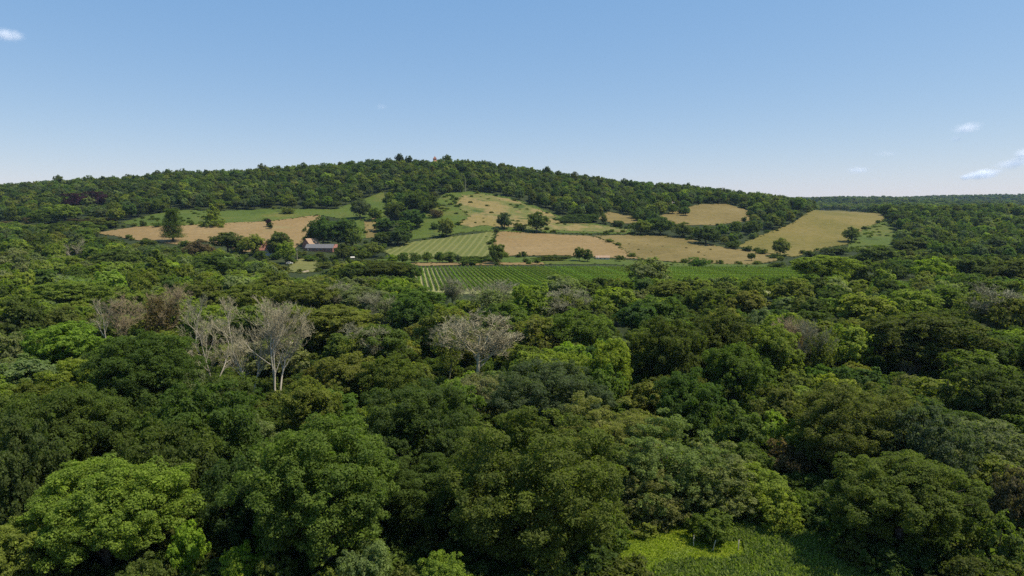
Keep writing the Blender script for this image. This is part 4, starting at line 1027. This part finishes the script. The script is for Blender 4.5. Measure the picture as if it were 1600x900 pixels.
r_ = np.random.default_rng(5)
poly = [(9, 55), (14, 66), (13, 77), (20, 82), (30, 80), (32, 72), (34, 62), (44, 55), (48, 47), (30, 44), (12, 46)]
GX, GY = r_.uniform(4, 48, 150000), r_.uniform(44, 84, 150000); k = inside(poly, GX, GY) | inside(BRIGHT, GX, GY)
br = BRIGHT
GX, GY = GX[k], GY[k]; inb = inside(br, GX, GY); n = len(GX)
hgt = np.where(inb, .15, .42) * r_.uniform(.5, 1.5, n); P = np.stack([GX, GY, ground(GX, GY) + .06 + hgt * .5], 1)
tilt = r_.normal(size=(n, 3)) * [.75, .75, 0] + [0, 0, 1]; tilt = norm(tilt); side = norm(np.cross(tilt, r_.normal(size=(n, 3))))
w_ = (.035 + hgt * .12)[:, None]; t_ = tilt * hgt[:, None]
V = np.stack([P - t_ * .5 - side * w_, P - t_ * .5 + side * w_, P + t_ * .5 + side * w_ * .4, P + t_ * .5 - side * w_ * .4], 1).reshape(-1, 3)
for nm_, sel, col_ in (('grass', ~inb, (.165, .205, .050, 1)), ('meadow_grass', inb, (.215, .265, .026, 1))):
    Vq = V.reshape(-1, 4, 3)[sel].reshape(-1, 3); m_ = int(sel.sum())
    go_ = link(nm_, mesh_from(nm_, Vq, np.arange(m_ * 4).reshape(m_, 4), M_LEAF, {'leafvar': np.clip(r_.normal(.5, .3, m_), 0, 1), 'clumpvar': np.clip(.5 + .5 * np.sin(Vq[::4, 0] * 1.3) * np.sin(Vq[::4, 1] * 1.7), 0, 1)}))
    go_.color = col_; tag(go_, kind='stuff')

# ------------------------------------------------------------------ hedge on the vineyard's top edge
V, Fq, at, C = crown(1801, 'bush', 40, 5000, .8, 15., 15.)
hm = mesh_from('hedge_foliage', V, Fq, M_LEAF, at)
def hedge(px0, px1, base, top, label, col):
    x0, y0 = cast(px0, base); x1, y1 = cast(px1, base)
    rt = bpy.data.objects.new('hedge', None); COL.objects.link(rt); rt.location = ((x0 + x1) / 2, (y0 + y1) / 2, gz((x0 + x1) / 2, (y0 + y1) / 2))
    rt.rotation_euler = (0, 0, math.atan2(y1 - y0, x1 - x0)); tag(rt, label, 'hedge')
    a = link('foliage', hm, rt); hgt = (base - top) / F * y0
    a.scale = (math.hypot(x1 - x0, y1 - y0) / 15, 5 / 15, hgt / 15); a.color = (*PAL[col], 1)
hedge(826, 895, 408, 397, 'low dark clipped hedge on the margin between the straw field and the vineyard', 'dull')
hedge(722, 762, 412, 402, 'low green hedge between the row of small trees and the egg-shaped tree', 'mid')
hedge(1195, 1232, 404, 394, 'dark hedge at the foot of the tree in the hedge line', 'dark')
hedge(862, 935, 349, 330, 'dark green tree belt of even height along the top of the hill pasture slope', 'deep')

# ------------------------------------------------------------------ buildings
M_BRICK = simple('red_brick', (.24, .11, .075), (.36, .19, .13), 2.5, .9)
M_TILE = simple('clay_tiles', (.20, .085, .06), (.33, .15, .105), 1.6, .85)
M_RTILE = simple('orange_tiles', (.28, .12, .08), (.38, .18, .12), 1.6, .85)
M_BTILE = simple('brown_tiles', (.27, .17, .105), (.38, .26, .17), 1.6, .85)
M_SLATE = simple('grey_slate', (.105, .10, .10), (.17, .162, .16), 1.4, .6)
M_WHITE = simple('white_render', (.42, .39, .34), (.54, .51, .45), 1., .8)
M_PALE = simple('pale_boards', (.50, .43, .33), (.62, .55, .44), 1.2, .8)
m, n, N, L = newmat('window_glass'); p = add(N, 'ShaderNodeBsdfPrincipled'); p.inputs['Base Color'].default_value = (.03, .035, .04, 1); p.inputs['Roughness'].default_value = .08
L.new(p.outputs[0], add(N, 'ShaderNodeOutputMaterial').inputs[0]); M_GLASS = m
def gable(l, d, hw, hr, over=.35, th=.18):
    """walls with gable ends, and a roof of two slabs with eaves; ridge along X"""
    a, b = l / 2, d / 2
    WV = np.array([[-a, -b, -.5], [a, -b, -.5], [a, b, -.5], [-a, b, -.5], [-a, -b, hw], [a, -b, hw], [a, b, hw], [-a, b, hw], [-a, 0, hr], [a, 0, hr]])
    WF = [(0, 1, 5, 4), (2, 3, 7, 6), (1, 2, 6, 5), (3, 0, 4, 7), (4, 7, 8, 8), (6, 5, 9, 9)]
    sl = (hr - hw) / b; ze = hw - sl * over; A = a + over; B = b + over; t = th
    RV = np.array([[-A, -B, ze], [A, -B, ze], [A, 0, hr], [-A, 0, hr], [A, B, ze], [-A, B, ze]]); top = RV + [0, 0, t]; RV = np.concatenate([RV + [0, 0, .01], top])
    RF = [(6, 7, 8, 9), (9, 8, 10, 11), (1, 0, 3, 2), (2, 3, 5, 4), (0, 1, 7, 6), (4, 5, 11, 10), (1, 2, 8, 7), (2, 4, 10, 8), (3, 0, 6, 9), (5, 3, 9, 11)]
    return WV, WF, RV, RF
def pymesh(name, V, Fl, mat):
    me = bpy.data.meshes.new(name); me.from_pydata([tuple(map(float, v)) for v in V], [], [tuple(dict.fromkeys(f)) for f in Fl]); me.update(); me.materials.append(mat); return me
def house(name, label, cat, x, y, rot, l, d, hw, hr, wm, rm, nwin=0, chim=0, door=True, wscale=1.0, wmat=None):
    rt = bpy.data.objects.new(name, None); COL.objects.link(rt); rt.location = (x, y, gz(x, y)); rt.rotation_euler = (0, 0, rot); tag(rt, label, cat)
    WV, WF, RV, RF = gable(l, d, hw, hr)
    link('wall', pymesh('wall', WV, WF, wm), rt); ro = link('roof', pymesh('roof', RV, RF, rm), rt)
    for i in range(chim):
        cx = -l * .3 + i * l * .55
        c = link('chimney', mesh_from('chimney', *join([box(cx, .25, hr + .2, .9, .7, 2.0), box(cx, .25, hr + 1.28, 1.1, .9, .16)]), M_BRICK), ro)
    for i in range(nwin):
        cx = -l / 2 + l * (i + 1) / (nwin + 1)
        w = link('window', mesh_from('window', *join([box(cx, -d / 2 - .03, hw * .55, 1.5 * wscale, .10, 1.3 * wscale)]), M_WHITE), rt)
        link('pane', mesh_from('pane', *join([box(cx - .35 * wscale, -d / 2 - .09, hw * .55, .6 * wscale, .03, 1.1 * wscale), box(cx + .35 * wscale, -d / 2 - .09, hw * .55, .6 * wscale, .03, 1.1 * wscale)]), wmat or M_GLASS), w)
    if door:
        link('door', mesh_from('door', *box(-l / 2 + l * .06 + .9, -d / 2 - .04, 1.0, 1.1, .08, 2.0), M_WHITE), rt)
    return rt
x, y = cast(501, 392.5)
house('barn', 'long low brick farm building with a grey slate roof and white windows', 'farm building', x, y, R(-4), 21., 7., 2.6, 5.2, M_BRICK, M_SLATE, 6)
x, y = cast(481, 391); house('outbuilding', 'brown tiled gabled outbuilding behind the left end of the long slate roof', 'farm building', x, y + 9, R(62), 11., 7.5, 3.4, 7.6, M_BRICK, M_BTILE, 1)
x, y = cast(521, 393); house('outbuilding', 'small brick outbuilding with clay tiles at the right end of the long slate roof', 'farm building', x, y - 1, R(10), 6.5, 6., 3., 5.4, M_BRICK, M_TILE, 2)
x, y = cast(421, 399); house('farmhouse', 'red-tiled farmhouse with pale walls half hidden left of the tall dusky farm tree', 'house', x, y, R(6), 15., 8., 4.2, 9.5, M_WHITE, M_TILE, 4, 1)
# hilltop house with its tower
dx, dz = pix_dir(690, 254); y = 985.; x = dx * y
hh = house('hilltop_house', 'orange-tiled brick house on the skyline among the hilltop trees', 'house', x, y, R(12), 17., 9., 13., 19.5, M_BRICK, M_RTILE, 5, 1)
zt = CAM_Z + dz * y
hh.location.z = zt - 18.0
TV, TF = box(-9.6, 0, 11., 4.6, 4.6, 24.)
tw = link('tower', mesh_from('tower', TV, TF, M_BRICK), hh)
ap = np.array([[-12.2, -2.6, 23], [-7, -2.6, 23], [-7, 2.6, 23], [-12.2, 2.6, 23], [-9.6, 0, 27.]])
link('spire', pymesh('spire', ap, [(3, 2, 1, 0), (0, 1, 4), (1, 2, 4), (2, 3, 4), (3, 0, 4)], M_TILE), tw)
# white villa showing through the trees by the upper pasture
x, y = cast(1058, 327); house('villa', 'white house half hidden in trees above the upper pasture', 'house', x - 2, y + 6, R(20), 9., 7., 4.5, 7., M_WHITE, M_SLATE, 3, 1)
# field shelter
x, y = cast(941.5, 405.5)
house('field_shelter', 'small pale boarded shed with a brown roof standing in the field above the vineyard', 'shed', x, y, R(-3), 9.6, 4., 1.5, 2.7, M_PALE, M_BTILE, 2, 0, True, .5)
# garden shed roof glimpses and a tent-like canopy
x, y = cast(551, 406); house('garden_shed', 'little white shed glimpsed between trees right of the lawn', 'shed', x, y, R(15), 2.2, 1.9, 1.6, 2.2, M_WHITE, M_WHITE, 1, 0, True, .5)
# pole by the farm
x, y = cast(464.5, 409); rt = bpy.data.objects.new('utility_pole', None); COL.objects.link(rt); rt.location = (x, y, gz(x, y)); tag(rt, 'slender pale pole between the light green tree and the long barn', 'pole')
link('pole', mesh_from('pole', *tube([(0, 0, -.5), (0, 0, 4), (0, 0, 9)], [.16, .14, .11], 8), M_POST), rt)
link('crossarm', mesh_from('crossarm', *box(0, -.16, 8.5, 1.8, .12, .14), M_POST), rt)
# parked pale car on the lawn by the trees
x, y = cast(454, 413)
M_PAINT = simple('cream_paint', (.60, .55, .46), (.64, .59, .50), .3, .35); M_TYRE = simple('tyre_rubber', (.02, .02, .02), (.035, .035, .035), 5.)
rt = bpy.data.objects.new('parked_car', None); COL.objects.link(rt); rt.location = (x, y - 2, gz(x, y - 2) + .3); rt.rotation_euler = (0, 0, R(8)); tag(rt, 'pale cream car parked on the lawn under the light green farm tree', 'car')
prof = [(-2.1, .35), (2.1, .35), (2.15, .75), (1.95, .92), (1.0, 1.0), (.45, 1.45), (-1.2, 1.48), (-1.9, 1.0), (-2.15, .9)]
nP = len(prof); CV = np.array([(a, -.85, b) for a, b in prof] + [(a, .85, b) for a, b in prof])
link('body', pymesh('body', CV, [tuple(range(nP)), tuple(range(2 * nP - 1, nP - 1, -1))] + [((i + 1) % nP, i, nP + i, nP + (i + 1) % nP) for i in range(nP)], M_PAINT), rt)
link('side_window', pymesh('side_window', [(-1.35, -.86, 1.02), (.75, -.86, 1.02), (.4, -.86, 1.38), (-1.1, -.86, 1.40)], [(0, 1, 2, 3)], M_GLASS), rt)
for a in (-1.3, 1.3):
    for b in (-.8, .8):
        an = np.linspace(0, 2 * np.pi, 14, endpoint=False)
        wv = [(a + .33 * math.cos(t), b - .1, .33 + .33 * math.sin(t)) for t in an] + [(a + .33 * math.cos(t), b + .1, .33 + .33 * math.sin(t)) for t in an]
        link('wheel', pymesh('wheel', wv, [tuple(range(14)), tuple(range(27, 13, -1))] + [((i + 1) % 14, i, 14 + i, 14 + (i + 1) % 14) for i in range(14)], M_TYRE), rt)
# fence posts in the clearing
for (px, py, lab) in ((1083, 858, 'slim pale post standing left in the bright patch of the clearing'), (1113, 868, 'slim leaning pale post in the middle of the bright patch of the clearing'), (1153, 868, 'pale stout post at the right corner of the bright patch of the clearing')):
    x, y = cast(px, py); o = link('fence_post', mesh_from('fence_post', *tube([(0, 0, -.3), (.02, 0, .6), (.05, 0, 1.25), (.05, 0, 1.26)], [.045, .045, .04, .005], 8), M_POST)); o.location = (x, y, gz(x, y)); tag(o, lab, 'post')
    if 'leaning' in lab: o.rotation_euler = (0, .2, 0)

# ------------------------------------------------------------------ clouds
def cloud_mat(name, dens, seed):
    m, n, N, L = newmat(name)
    tc = add(N, 'ShaderNodeTexCoord').outputs['Object']
    ln = add(N, 'ShaderNodeVectorMath', operation='LENGTH'); L.new(tc, ln.inputs[0])
    mp = add(N, 'ShaderNodeMapping'); mp.inputs['Location'].default_value = (seed * 3.1, seed, seed * 1.7); mp.inputs['Scale'].default_value = (2.2, 1.4, 1.0); L.new(tc, mp.inputs[0])
    f = noise(N, L, 1.4, 5, .62, mp.outputs[0])
    s_ = add(N, 'ShaderNodeMath', operation='SUBTRACT'); s_.inputs[0].default_value = 1.0; L.new(ln.outputs['Value'], s_.inputs[1])
    a = add(N, 'ShaderNodeMath', operation='MULTIPLY_ADD'); L.new(f, a.inputs[0]); a.inputs[1].default_value = 2.2; a.inputs[2].default_value = -1.15
    b = add(N, 'ShaderNodeMath', operation='ADD'); L.new(a.outputs[0], b.inputs[0]); L.new(s_.outputs[0], b.inputs[1])
    c = add(N, 'ShaderNodeMath', operation='MULTIPLY', use_clamp=True); L.new(b.outputs[0], c.inputs[0]); L.new(s_.outputs[0], c.inputs[1])
    d = add(N, 'ShaderNodeMath', operation='MULTIPLY'); L.new(c.outputs[0], d.inputs[0]); d.inputs[1].default_value = dens
    v = add(N, 'ShaderNodeVolumePrincipled'); v.inputs['Color'].default_value = (1, 1, 1, 1); v.inputs['Anisotropy'].default_value = .0
    L.new(d.outputs[0], v.inputs['Density'])
    L.new(v.outputs[0], add(N, 'ShaderNodeOutputMaterial').inputs['Volume'])
    return m
CL = [
 (12, 55, 46, 18, .016, 'small white cloud at the upper left edge of the sky'),
 (1512, 200, 46, 16, .014, 'slanting wispy cloud high on the right of the sky'),
 (1494, 217, 22, 9, .012, 'faint tiny cloud below the slanting wispy cloud'),
 (1535, 272, 56, 15, .03, 'bright flat cloud low over the right horizon'),
 (1508, 277, 18, 9, .04, 'tiny cloud touching the left end of the bright flat cloud'),
 (1585, 255, 60, 17, .011, 'long grey-white cloud cut off by the right edge'),
 (1598, 241, 28, 18, .026, 'bright puff above the long cloud at the right edge'),
 (1341, 266, 40, 11, .012, 'faint flat cloud over the golden field skyline'),
 (596, 167, 22, 9, .004, 'barely visible wisp high above the hill'),
 (1385, 240, 40, 9, .004, 'barely visible wisp above the faint flat cloud'),
]
import bmesh
bm = bmesh.new(); bmesh.ops.create_icosphere(bm, subdivisions=3, radius=1.0); cm_ = bpy.data.meshes.new('cloud'); bm.to_mesh(cm_); bm.free()
for i, (px, py, w, h, den, lab) in enumerate(CL):
    dx, dz = pix_dir(px, py); y = 9000.
    me = cm_.copy(); me.materials.append(cloud_mat('cloud_vapour', den, i + 1))
    o = link('cloud', me); o.location = (dx * y, y, CAM_Z + dz * y)
    o.scale = (w / 2 / F * y * 1.25, w / 2 / F * y * .9, h / 2 / F * y * 1.35)
    if w > 40 and px > 1500: o.rotation_euler = (0, R(-9), 0)
    tag(o, lab, 'cloud')

# ------------------------------------------------------------------ haze
HAZE = 0.000034
if HAZE:
    hv, hf = box(0, 3350, 86, 18400, 7100, 180)
    m, n, N, L = newmat('thin_air'); v = add(N, 'ShaderNodeVolumePrincipled'); v.inputs['Color'].default_value = (.50, .70, 1, 1); v.inputs['Density'].default_value = HAZE
    v.inputs['Anisotropy'].default_value = .1
    L.new(v.outputs[0], add(N, 'ShaderNodeOutputMaterial').inputs['Volume'])
    hz_ = link('haze', mesh_from('haze', hv, hf, m)); tag(hz_, kind='stuff')
